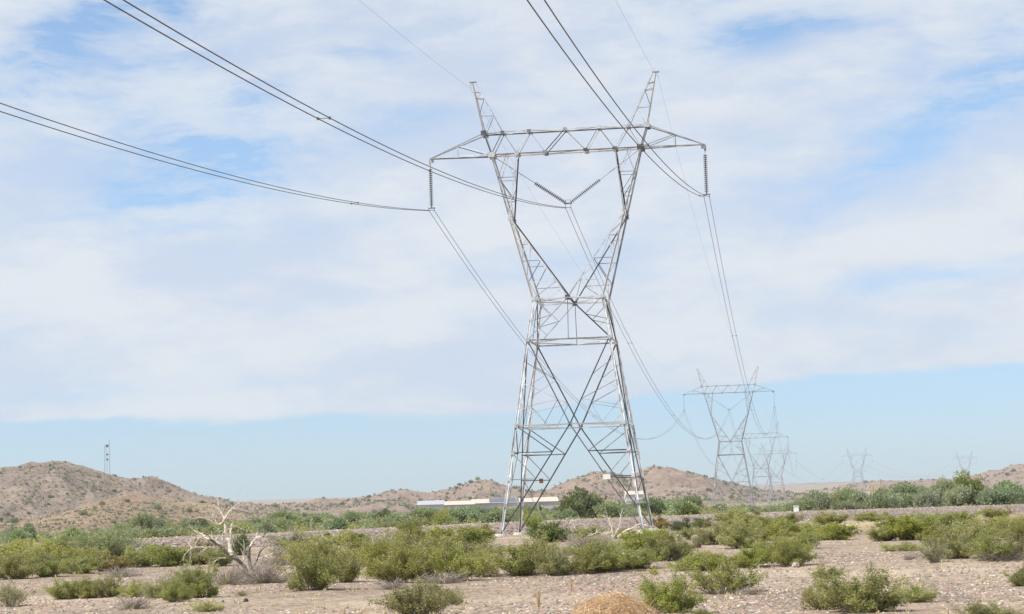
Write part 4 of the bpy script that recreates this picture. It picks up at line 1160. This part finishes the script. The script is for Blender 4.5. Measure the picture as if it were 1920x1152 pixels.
fal = [
 ('branch', [(1085, 1022, 0), (1090, 1012, .2), (1105, 1004, .3), (1120, 998, .4), (1140, 1000, .5), (1156, 996, .5)], .07, .02, 0),
 ('branch', [(1148, 1012, 0), (1150, 1000, .1), (1147, 985, .2), (1142, 972, .2), (1133, 967, .2)], .09, .025, 0),
 ('branch', [(1150, 1008, 0), (1158, 995, -.1), (1164, 982, -.2), (1166, 965, -.2), (1170, 955, -.2)], .06, .015, 0),
 ('branch', [(1158, 1008, 0), (1170, 999, -.2), (1186, 992, -.3), (1200, 985, -.4), (1222, 990, -.4), (1238, 998, -.4)], .08, .02, 0),
 ('branch', [(1165, 1004, 0), (1178, 1002, .2), (1190, 996, .3)], .05, .015, 0),
 ('branch', [(1080, 990, .5), (1078, 975, .5), (1068, 972, .5)], .035, .012, 0),
 ('branch', [(1090, 1014, .2), (1082, 1022, .1), (1080, 1036, 0)], .05, .02, 0),
 ('branch', [(1140, 1020, 0), (1126, 1012, -.2), (1112, 1014, -.3), (1100, 1022, -.4)], .05, .02, 0),
]
wood('fallen_branches', fal, 1150, 1022, 'bleached fallen branches lying in brush at the right tower legs', 'dead branches', (M_DEAD, M_DEADK))
arch = [('branch', [(912, 1082, 0), (908, 1066, 0), (905, 1058, 0), (924, 1054, 0), (934, 1060, 0), (940, 1068, 0)], .02, .008, 0)]
# stones and rubbish one can pick out
def rock(u, v, wpx, label, mat):
    x, y, z = at(u, v); k = ppm(y); s = wpx / k / 2
    bm_ = MB(); q = random.Random(int(u)); prof = [(s * .8, -.1 * s), (s, .3 * s), (s * .85, .8 * s), (s * .4, 1.1 * s)]
    bm_.lathe(prof, Matrix.Identity(4), 8); bm_.v = [(a * q.uniform(.8, 1.2), b_ * q.uniform(.8, 1.2), c * q.uniform(.85, 1.2)) for a, b_, c in bm_.v]
    o = bm_.build('rock', mat); o.location = (x, y, z); o.rotation_euler[2] = q.uniform(0, 6); tag(o, label, 'rock', 'single rocks on the gravel')
M_ROCKD = simple('dark_rock', (.05, .045, .05), .85, 0, .3, 9, .5); M_ROCKP = simple('pale_rock', (.36, .31, .26), .9, 0, .2, 7, .5)
rock(461, 1129, 11, 'black rock on the gravel in front of the dead tree', M_ROCKD)
rock(418, 1129, 5, 'small dark rock left of the black one before the dead tree', M_ROCKD)
rock(863, 1131, 13, 'whitish rock on the gravel right of the bright bush at the bottom', M_ROCKP)
rock(456, 1093, 12, 'pale rounded stone at the foot of the dead tree', M_ROCKP)
rock(1492, 1064, 15, 'grey boulder at the foot of the bush left of the gravel clearing', M_ROCKP)
# white box on the embankment
u, v = 1493, 958.5
d = ray(u, v); y = 262.; x = d.x / d.y * y
for _ in range(20):
    y = EY0 + EK * x; x = d.x / d.y * y
z = emb_top(x) + .0; k = ppm(y)
r = empty('utility_box', (x, y, z), math.atan(EK) + .5, 'small white metal utility box on top of the embankment', 'utility box')
b = MB(); b.box((0, 0, .32), (.72, .6, .62)); b.build('cabinet', M_WHITE, r)
b = MB(); b.box((0, 0, .665), (.82, .7, .07)); b.build('lid', M_WHITE, r)
b = MB(); b.box((0, 0, -.04), (.9, .8, .14)); b.build('base_slab', M_CONC, r)
# dark post
x, y, z = at(1309, 985); b = MB(); b.tube([(0, 0, -.1), (.02, 0, .45), (0, 0, .62)], [.10, .11, .06], 7); o = b.build('charred_stump', M_ROCKD); o.location = (x, y, z); tag(o, 'short black stump at the embankment foot behind the barrel cactus', 'stump')

# ------------------------------------------------------------------ trees beyond the embankment
def tree_proto(seed, leafmat, name, cat, leaves=2600, leaf=.13, lobes=9, upright=.0, open_=.0, trunk_h=.22):
    r_ = random.Random(seed); b = MB(); r = empty(name, cat=cat)
    Ps = []; ws = []
    for i in range(lobes):
        a = 6.283 * i / lobes + r_.uniform(-.4, .4); q = r_.uniform(.1, .66)
        c = Vector((math.cos(a) * q, math.sin(a) * q, r_.uniform(.34, .76) * (1.05 - .25 * q)))
        rad = r_.uniform(.20, .38)
        b.tube([(r_.uniform(-.05, .05), r_.uniform(-.05, .05), -.03), (c.x * .35, c.y * .35, trunk_h), (c.x * .75, c.y * .75, c.z * .7), tuple(c)], [.035, .026, .016, .006], 4, False)
        for t_ in range(4):
            e = c + Vector((r_.gauss(0, rad * .7), r_.gauss(0, rad * .7), r_.gauss(0, rad * .5))); b.tube([(c.x * .75, c.y * .75, c.z * .7), tuple(e)], [.009, .003], 3, False)
        n = int(leaves / lobes * (rad / .29) ** 2)
        v = rng.normal(size=(n, 3)); v /= np.linalg.norm(v, axis=1)[:, None]
        rr_ = rad * (rng.random(n) ** .45) * (1 + .38 * np.array([noise.noise(Vector((float(x) * 2.2 + seed, float(y) * 2.2 + i * 3, float(z) * 2.2))) for x, y, z in v]))
        Ps.append(np.array(tuple(c)) + v * rr_[:, None] * np.array([1.15, 1.15, .85 + upright]))
    P = np.concatenate(Ps)
    low = rng.normal(size=(leaves // 6, 3)) * np.array([.42, .42, .1]) + np.array([0, 0, .16]); P = np.concatenate([P, low])
    P = P[P[:, 2] > .02]
    V, Fc = leaf_quads(P, rng.uniform(.5, 1.5, len(P)) * leaf * (1 - 0), aspect=.7)
    b.build('trunk', M_TBARK, r); mesh_obj('crown', V, Fc, leafmat, r); KIDS[r.name] = list(r.children)
    return r
T_M = [tree_proto(101 + i, L_MESQ, 'mesquite_tree', 'tree', leaf=.085, leaves=4200, lobes=10) for i in range(3)]
T_P = [tree_proto(111 + i, L_PALO, 'palo_verde_tree', 'tree', leaf=.065, leaves=4200, lobes=9, upright=.1) for i in range(2)]
T_B = [tree_proto(121 + i, L_BLUE, 'ironwood_tree', 'tree', leaf=.075, leaves=4200, lobes=11) for i in range(2)]
T_D = [tree_proto(131, L_DARK, 'dark_evergreen_shrub', 'tree', leaf=.085, leaves=4000, lobes=8)]
BELT = [(-60, 1000), (0, 998), (20, 982), (60, 992), (90, 990), (140, 992), (180, 985), (230, 975), (256, 966), (290, 968), (330, 980), (350, 970), (400, 972), (470, 968), (500, 955), (560, 955), (620, 958), (655, 958), (680, 955), (740, 956),
        (780, 954), (850, 946), (900, 943), (960, 946), (1020, 948), (1058, 940), (1080, 926), (1105, 926), (1125, 940), (1200, 938), (1240, 925), (1300, 927), (1322, 937), (1435, 939), (1480, 932), (1500, 920), (1560, 914), (1620, 908), (1700, 908), (1760, 905), (1778, 896),
        (1810, 893), (1840, 900), (1880, 905), (1960, 903)]
def place_tree(pr, u, vt, Y, w=None, label='', group=''):
    d = ray(u, vt); x = d.x / d.y * Y; z0 = gz(x, Y); top = CAM_H + d.z / d.y * Y
    H = max(.9, top - z0)
    hw = (w / ppm(Y) / 2) if w else H * rnd.uniform(.55, .9)
    p = rnd.choice(pr)
    return put(p, (x, Y, z0 - .05), hw * 1.1, H * (1.12 if w else 1.0), rnd.uniform(0, 6.28), label, group)
SP = [  # trees one can single out
 (1095, 923, 330, 105, T_D, 'tall dark green tree standing out before the middle hills left of the right tower legs'),
 (1070, 938, 320, 70, T_D, 'dark green tree on the left flank of the tallest dark one'),
 (1150, 940, 300, 80, T_M, 'green tree behind the sign on the right tower legs'),
 (1810, 891, 330, 80, T_P, 'tall airy yellow-green palo verde on the right skyline'),
 (1775, 902, 340, 50, T_P, 'yellow-green palo verde on the left flank of the tall airy one'),
 (1885, 908, 340, 80, T_M, 'green tree at the far right edge before the right-hand hills'),
 (265, 966, 215, 66, T_B, 'dark blue-green tree beyond the embankment left of the dead tree'),
 (293, 969, 222, 56, T_B, 'blue-green tree touching the dark one left of the dead tree'),
 (22, 984, 190, 46, T_B, 'round blue-green tree near the left edge beyond the embankment'),
 (50, 990, 186, 50, T_M, 'green tree right of the round one near the left edge'),
 (365, 968, 260, 70, T_M, 'green tree just behind the topmost dead branches'),
 (668, 956, 330, 50, T_B, 'dark bluish tree beyond the embankment right of the short saguaro'),
 (718, 958, 330, 46, T_D, 'dark tree second right of the short saguaro'),
 (762, 960, 300, 56, T_M, 'green tree with an upright bush in front, left of the white buildings'),
 (875, 951, 300, 70, T_M, 'bushy green tree below the white buildings left of the tower'),
 (835, 957, 310, 46, T_P, 'light green tree below the left end of the white buildings'),
 (1215, 934, 330, 60, T_M, 'green tree right behind the right legs of the large tower'),
 (1296, 930, 400, 50, T_M, 'green tree left of the second tower below the hill'),
 (1255, 934, 380, 60, T_B, 'blue-green tree halfway from the large to the second tower'),
 (1595, 914, 400, 70, T_B, 'grey-green tree right of the saguaro with the dark side'),
 (1540, 918, 420, 60, T_B, 'grey-green tree left of the saguaro with the dark side'),
 (1700, 909, 350, 90, T_B, 'wide pale grey-green tree in the middle of the right-hand belt'),
 (1745, 915, 320, 70, T_B, 'grey-green tree right of the wide pale one in the right-hand belt'),
 (140, 993, 175, 60, T_M, 'low green tree left of the palo verde shrub beyond the embankment'),
 (320, 982, 205, 50, T_P, 'light green low tree beyond the embankment near the dead branches'),
 (800, 951, 420, 60, T_M, 'green tree before the left end of the white buildings'),
 (905, 947, 430, 70, T_B, 'grey-green tree before the blue panelled white building'),
 (990, 948, 420, 60, T_M, 'green tree before the white buildings seen between the tower legs'),
 (600, 962, 330, 60, T_M, 'green tree above the short thick saguaro'),
 (530, 962, 330, 60, T_M, 'green tree right of the dead tree under the hill gap'),
]
for (u, vt, Y, w, pr, lab) in SP: place_tree(pr, u, vt, Y, w, lab, 'trees beyond the embankment')
cnt = 0
tries = 0
while cnt < 240 and tries < 4000:
    tries += 1
    u = rnd.uniform(-60, 1980)
    x_over = (u - 960) / F_PX
    ye = EY0 / (1 - EK * x_over)                # embankment distance on this sight line
    Y = ye + 12 + 560 * rnd.random() ** 1.5
    if 1320 < u < 1480 and Y > 330 and rnd.random() < .6: continue
    vt = interp(BELT, u); vmin = hor(u) - (6.2 - CAM_H) * ppm(Y)
    v = max(vt + 4, vmin) + abs(rnd.gauss(0, 1)) * 700 / Y * 3.2
    if Y < ye + 40: v = max(v, interp(BELT, u) + 8)
    vb = hor(u) + (CAM_H - gz(x_over * Y, Y)) * ppm(Y)
    if v > vb - 6: v = vb - rnd.uniform(6, 12)
    q = rnd.random()
    if u > 1500: pr = T_B if q < .5 else (T_P if q < .75 else T_M)
    else: pr = T_M if q < .45 else (T_P if q < .62 else (T_B if q < .88 else T_D))
    zone = 'left of the dead tree' if u < 430 else ('left of the large tower' if u < 940 else ('behind the large tower' if u < 1320 else ('around the far towers' if u < 1560 else 'at far right')))
    kind = {id(T_M): 'green mesquite tree', id(T_P): 'yellow-green palo verde tree', id(T_B): 'grey-green ironwood tree', id(T_D): 'dark green shrubby tree'}[id(pr)]
    place_tree(pr, u, v, Y, None, f'{kind} in the belt beyond the embankment, {zone}', f'{kind}s in the belt {zone}')
    cnt += 1
# the scrub between and beyond them that reads as one mass
def leaf_mass(name, centres, per, leaf, mat, label, flat=.6):
    n = len(centres); C_ = np.array([c[:3] for c in centres]); R_ = np.array([c[3] for c in centres])
    v = rng.normal(size=(n, per, 3)); v /= np.linalg.norm(v, axis=2)[..., None]
    P = C_[:, None, :] + v * (rng.random((n, per, 1)) ** .5) * R_[:, None, None] * np.array([1, 1, flat])
    s = (rng.uniform(.6, 1.4, (n, per)) * R_[:, None] * leaf)
    V, Fc = leaf_quads(P.reshape(-1, 3), s.ravel(), aspect=.75)
    o = mesh_obj(name, V, Fc, mat); tag(o, label, None, None, 'stuff')
cs = []
while len(cs) < 2600:
    u = rnd.uniform(-150, 2070); k_ = (u - 960) / F_PX; ye = EY0 / (1 - EK * k_)
    Y = ye + 9 + 1000 * rnd.random() ** 1.9; x = k_ * Y
    s = rnd.uniform(.7, 1.5) if Y < ye + 90 else rnd.uniform(1.2, 2.4)
    z0 = gz(x, Y)
    lim = CAM_H + (hor(u) - interp(BELT, u) - 3) / ppm(Y)
    if z0 + s * 1.2 > lim: s = max(.45, (lim - z0) / 1.5)
    cs.append((x, Y, z0 + s * .4, s))
a_, b_ = cs[:1300], cs[1300:]
leaf_mass('desert_scrub', a_, 110, .17, L_MESQ, 'low green scrub filling the plain beyond the embankment', .75)
leaf_mass('desert_scrub', b_, 110, .17, L_CREO, 'low olive scrub filling the plain beyond the embankment', .7)
cs = []
while len(cs) < 1500:
    Y = rnd.uniform(900, 1900); u = rnd.uniform(400, 2070); x = (u - 960) / F_PX * Y; s = rnd.uniform(1.5, 3.2); cs.append((x, Y, gz(x, Y) + s * .4, s))
leaf_mass('far_scrub', cs, 60, .22, L_MESQ, 'far green scrub in front of the hills', .7)

# ------------------------------------------------------------------ shrubs on the hills
def shrub_proto(seed, mat):
    n = 420; v = rng.normal(size=(n, 3)); v /= np.linalg.norm(v, axis=1)[:, None]
    P = v * (rng.random((n, 1)) ** .4) * np.array([.95, .95, .62]); P[:, 2] += .45; P += rng.normal(scale=.07, size=P.shape); P = P[P[:, 2] > 0]
    V, Fc = leaf_quads(P, rng.uniform(.12, .3, len(P)), aspect=.75)
    o = mesh_obj('hillside_shrub', V, Fc, mat); tag(o, 'x', 'shrub'); return o
hs_p = [shrub_proto(1, L_HILL), shrub_proto(2, L_MESQ), shrub_proto(3, L_DARK)]
def hill_rand(nm, q=None):
    X, Y, Z, us, D = HILLS[nm]
    nv, nu = Z.shape
    for _ in range(12):
        i = rnd.uniform(.12, .66) * (nv - 1); j = rnd.uniform(.02, .98) * (nu - 1)
        if noise.noise(Vector((X[int(i), int(j)] * .016, Y[int(i), int(j)] * .010, 40.))) > rnd.uniform(-.45, .35): break
    i0, j0 = int(i), int(j); a, b2 = i - i0, j - j0
    f = lambda A: A[i0, j0] * (1 - a) * (1 - b2) + A[i0 + 1, j0] * a * (1 - b2) + A[i0, j0 + 1] * (1 - a) * b2 + A[i0 + 1, j0 + 1] * a * b2
    return float(f(X)), float(f(Y)), float(f(Z))
n_h = 0
def hshrub(x, y, z, s, label, group):
    global n_h
    p = hs_p[n_h % 3]
    c = p if n_h < 3 else p.copy()
    if n_h >= 3: COL.objects.link(c)
    n_h += 1
    c.location = (x, y, z - .1); c.scale = (s, s, s * rnd.uniform(.8, 1.1)); c.rotation_euler = (0, 0, rnd.uniform(0, 6.28)); c['label'] = label; c['group'] = group
for (nm, u, v, w, lab) in (('left_foothill', 156, 964, 20, 'rounded dark shrub on the brown foothill, above and left of the palo verde shrub'), ('left_foothill', 295, 953, 20, 'round green shrub on the brown foothill, rightmost of the large ones'),
        ('left_foothill', 192, 944, 14, 'dark shrub near the brown foothill crest below the radio mast'), ('left_foothill', 239, 939, 13, 'green shrub on the brown foothill crest'), ('left_foothill', 178, 952, 12, 'dark shrub just below the one near the foothill crest'),
        ('left_foothill', 28, 978, 22, 'low wide shrub at the left foot of the brown foothill'), ('left_foothill', 55, 985, 16, 'round shrub right of the low wide one at the foothill foot'), ('left_foothill', 212, 978, 15, 'small round shrub low on the brown foothill'),
        ('left_foothill', 355, 958, 14, 'shrub low on the right flank of the brown foothill'), ('left_foothill', 98, 956, 14, 'grey-green shrub on the upper left of the brown foothill'), ('left_foothill', 268, 957, 12, 'small grey shrub left of the rightmost large one')):
    x, y, z = hill_point(nm, u, v + 3); hshrub(x, y, z, w / ppm(y) / 2, lab, 'large shrubs on the brown foothill')
GRPN = {'left_hill': ('dark little shrub dotting the tan slope of the left hill', 105, 1.0, 2.2), 'left_foothill': ('little shrub dotting the slope of the brown foothill', 45, .7, 1.4), 'middle_hills': ('dark shrub dotting the pink slopes of the middle hills', 105, 1.6, 3.2), 'right_hills': ('dark shrub dotting the distant pink hills at far right', 34, 2.2, 4.2)}
for nm, (lab, n, s0, s1) in GRPN.items():
    for i in range(n):
        x, y, z = hill_rand(nm); hshrub(x, y, z, rnd.uniform(s0, s1), lab, lab + ' (many)')
for nm, n, s0, s1, mat in (('left_hill', 2600, .4, 1.2, L_HILL), ('left_foothill', 2800, .3, .8, L_HILL), ('middle_hills', 2200, .7, 2.1, L_HILL), ('right_hills', 500, 1., 2.2, L_HILL)):
    cs = []
    for i in range(n):
        x, y, z = hill_rand(nm); s = rnd.uniform(s0, s1); cs.append((x, y, z + s * .3, s))
    leaf_mass('hillside_scrub', cs, 16, .8, mat, 'tiny scrub speckling the ' + nm.replace('_', ' '), .7)

# ------------------------------------------------------------------ radio mast on the left hill
def mast(u, vt, vb, w0, w1, label, dishes=(), whip=False):
    x, y, z = hill_point('left_hill', u, vb); k = ppm(y); top = CAM_H + (hor(u) - vt) / k; H = top - z
    r = empty('radio_mast', (x, y, z - .3), .3, label, 'mast')
    b = MB(); c = lambda i, t: Vector((math.cos(i * 2.094) * (w0 + (w1 - w0) * t), math.sin(i * 2.094) * (w0 + (w1 - w0) * t), H * t)); n = 14
    for i in range(3):
        b.tube([c(i, 0), c(i, 1)], .05 if not whip else .035, 5)
        for q in range(n):
            b.tube([c(i, q / n), c(i + 1, (q + 1) / n)], .02, 4, False); b.tube([c(i, (q + 1) / n), c(i + 1, (q + 1) / n)], .02, 4, False)
    b.build('lattice', M_HARD, r)
    for (dv, rad) in dishes:
        t = (vb - dv) / (vb - vt); b = MB()
        M = Matrix.Translation((w1 + .5, -.6, H * t)) @ Matrix.Rotation(math.radians(80), 4, 'X')
        b.lathe([(rad * .25, -.35), (rad * .8, -.2), (rad, .1), (rad * .97, .14), (rad * .5, -.05), (.05, -.1)], M, 14); b.build('dish_antenna', M_HARD, r)
    return r
mast(198.5, 834, 914, 1.5, .7, 'lattice radio mast with round dishes on the left hill', ((837, 1.05), (854, .75), (864, .75)))
mast(205.8, 824, 912, .45, .25, 'slim plain mast just right of the dish mast on the left hill', (), True)

# ------------------------------------------------------------------ far buildings
M_WALL = simple('white_wall_panel', (.50, .485, .45), .8, 0, .10, .5); M_ROOFT = simple('tan_metal_roof', (.50, .42, .35), .7, 0, .06, .2); M_SOLAR = simple('dark_blue_roof_panels', (.06, .085, .14), .35, 0, .1, .4); M_GREYR = simple('grey_roof', (.34, .36, .39), .6, 0, .06, .2)
M_WIN = simple('dark_opening', (.05, .05, .055), .5, 0, .1, 1)
def shed(u0, u1, vtop, veave, Y, depth, label, roofm, panel=None, doors=3):
    xa, xb = (u0 - 970) / F_PX * Y, (u1 - 970) / F_PX * Y; um = (u0 + u1) / 2; x = (xa + xb) / 2; w = xb - xa
    z0 = gz(x, Y) - .5; ze = CAM_H + (hor(um) - veave) / ppm(Y) - z0; zr = CAM_H + (hor(um) - vtop) / ppm(Y) - z0
    r = empty('warehouse', (x, Y, z0), .03, label, 'building', 'white buildings below the hills')
    b = MB(); hw, hd = w / 2, depth / 2
    V = [(-hw, -hd, 0), (hw, -hd, 0), (hw, hd, 0), (-hw, hd, 0), (-hw, -hd, ze), (hw, -hd, ze), (hw, hd, ze), (-hw, hd, ze), (-hw, 0, zr), (hw, 0, zr)]
    b.add(V, [(0, 1, 5, 4), (2, 3, 7, 6), (1, 2, 6, 9, 5), (3, 0, 4, 8, 7)]); b.build('wall', M_WALL, r)
    b = MB(); e = .5
    for s in (-1, 1):
        q = [(-hw - e, s * (hd + e), ze - .1), (hw + e, s * (hd + e), ze - .1), (hw + e, 0, zr + .12), (-hw - e, 0, zr + .12)]; q2 = [(a, c, d_ + .18) for a, c, d_ in q]
        b.add(q + q2, [(0, 1, 2, 3), (4, 5, 6, 7), (0, 1, 5, 4), (1, 2, 6, 5), (2, 3, 7, 6), (3, 0, 4, 7)])
    rf = b.build('roof', roofm, r)
    if panel:
        b = MB(); a0, a1 = panel; xs0 = -hw + w * a0; xs1 = -hw + w * a1; f = lambda t: (-(hd + e) * (1 - t), ze + .13 + (zr - ze + .2) * t)
        (y0, z0_), (y1, z1_) = f(.08), f(.92)
        b.add([(xs0, y0, z0_ + .12), (xs1, y0, z0_ + .12), (xs1, y1, z1_ + .12), (xs0, y1, z1_ + .12), (xs0, y0, z0_), (xs1, y0, z0_), (xs1, y1, z1_), (xs0, y1, z1_)], [(0, 1, 2, 3), (4, 5, 1, 0), (7, 6, 2, 3)])
        b.build('roof_panels', M_SOLAR, rf)
    for i in range(doors):
        b = MB(); b.box((-hw + w * (i + .7) / (doors + .4), -hd - .06, ze * .36), (min(3.5, w * .12), .1, ze * .55)); b.build('door', M_WIN if i % 2 else M_GREYR, r)
shed(784, 830, 940, 947, 1090, 24, 'leftmost white building with grey roof below the hills', M_GREYR)
shed(829, 887, 941, 947, 1120, 24, 'low white building with tan roof, second from the left', M_ROOFT)
shed(884, 972, 936.5, 943.5, 1150, 30, 'longest white building, with dark blue panels on its tan roof', M_ROOFT, (.36, .98), 5)
shed(972, 1003, 935.5, 942, 1170, 26, 'white building with tan roof behind the left legs of the large tower', M_ROOFT)
shed(1000, 1042, 933.5, 941, 1190, 30, 'white building with the tallest tan roof, right of the blue panelled one', M_ROOFT)
shed(1060, 1076, 932.5, 939, 1300, 14, 'small beige house right of the white buildings', M_ROOFT, None, 1)
shed(1170, 1202, 922, 928, 1500, 20, 'small white building seen through the right legs of the large tower', M_ROOFT, None, 2)
# low transmission of light through the air
hz_m = bpy.data.materials.new('haze'); hz_m.use_nodes = True; t = hz_m.node_tree; t.nodes.clear()
pv = N(t, 'ShaderNodeVolumePrincipled'); pv.inputs['Color'].default_value = (.72, .86, 1.0, 1); pv.inputs['Density'].default_value = HAZE if 'HAZE' in globals() else .00007; pv.inputs['Anisotropy'].default_value = .2
om = N(t, 'ShaderNodeOutputMaterial'); t.links.new(pv.outputs[0], om.inputs['Volume'])
b = MB(); b.box((0, 4300, 75), (24000, 9800, 194)); o = b.build('haze', hz_m); tag(o, 'pale air haze over the plain', None, None, 'stuff')
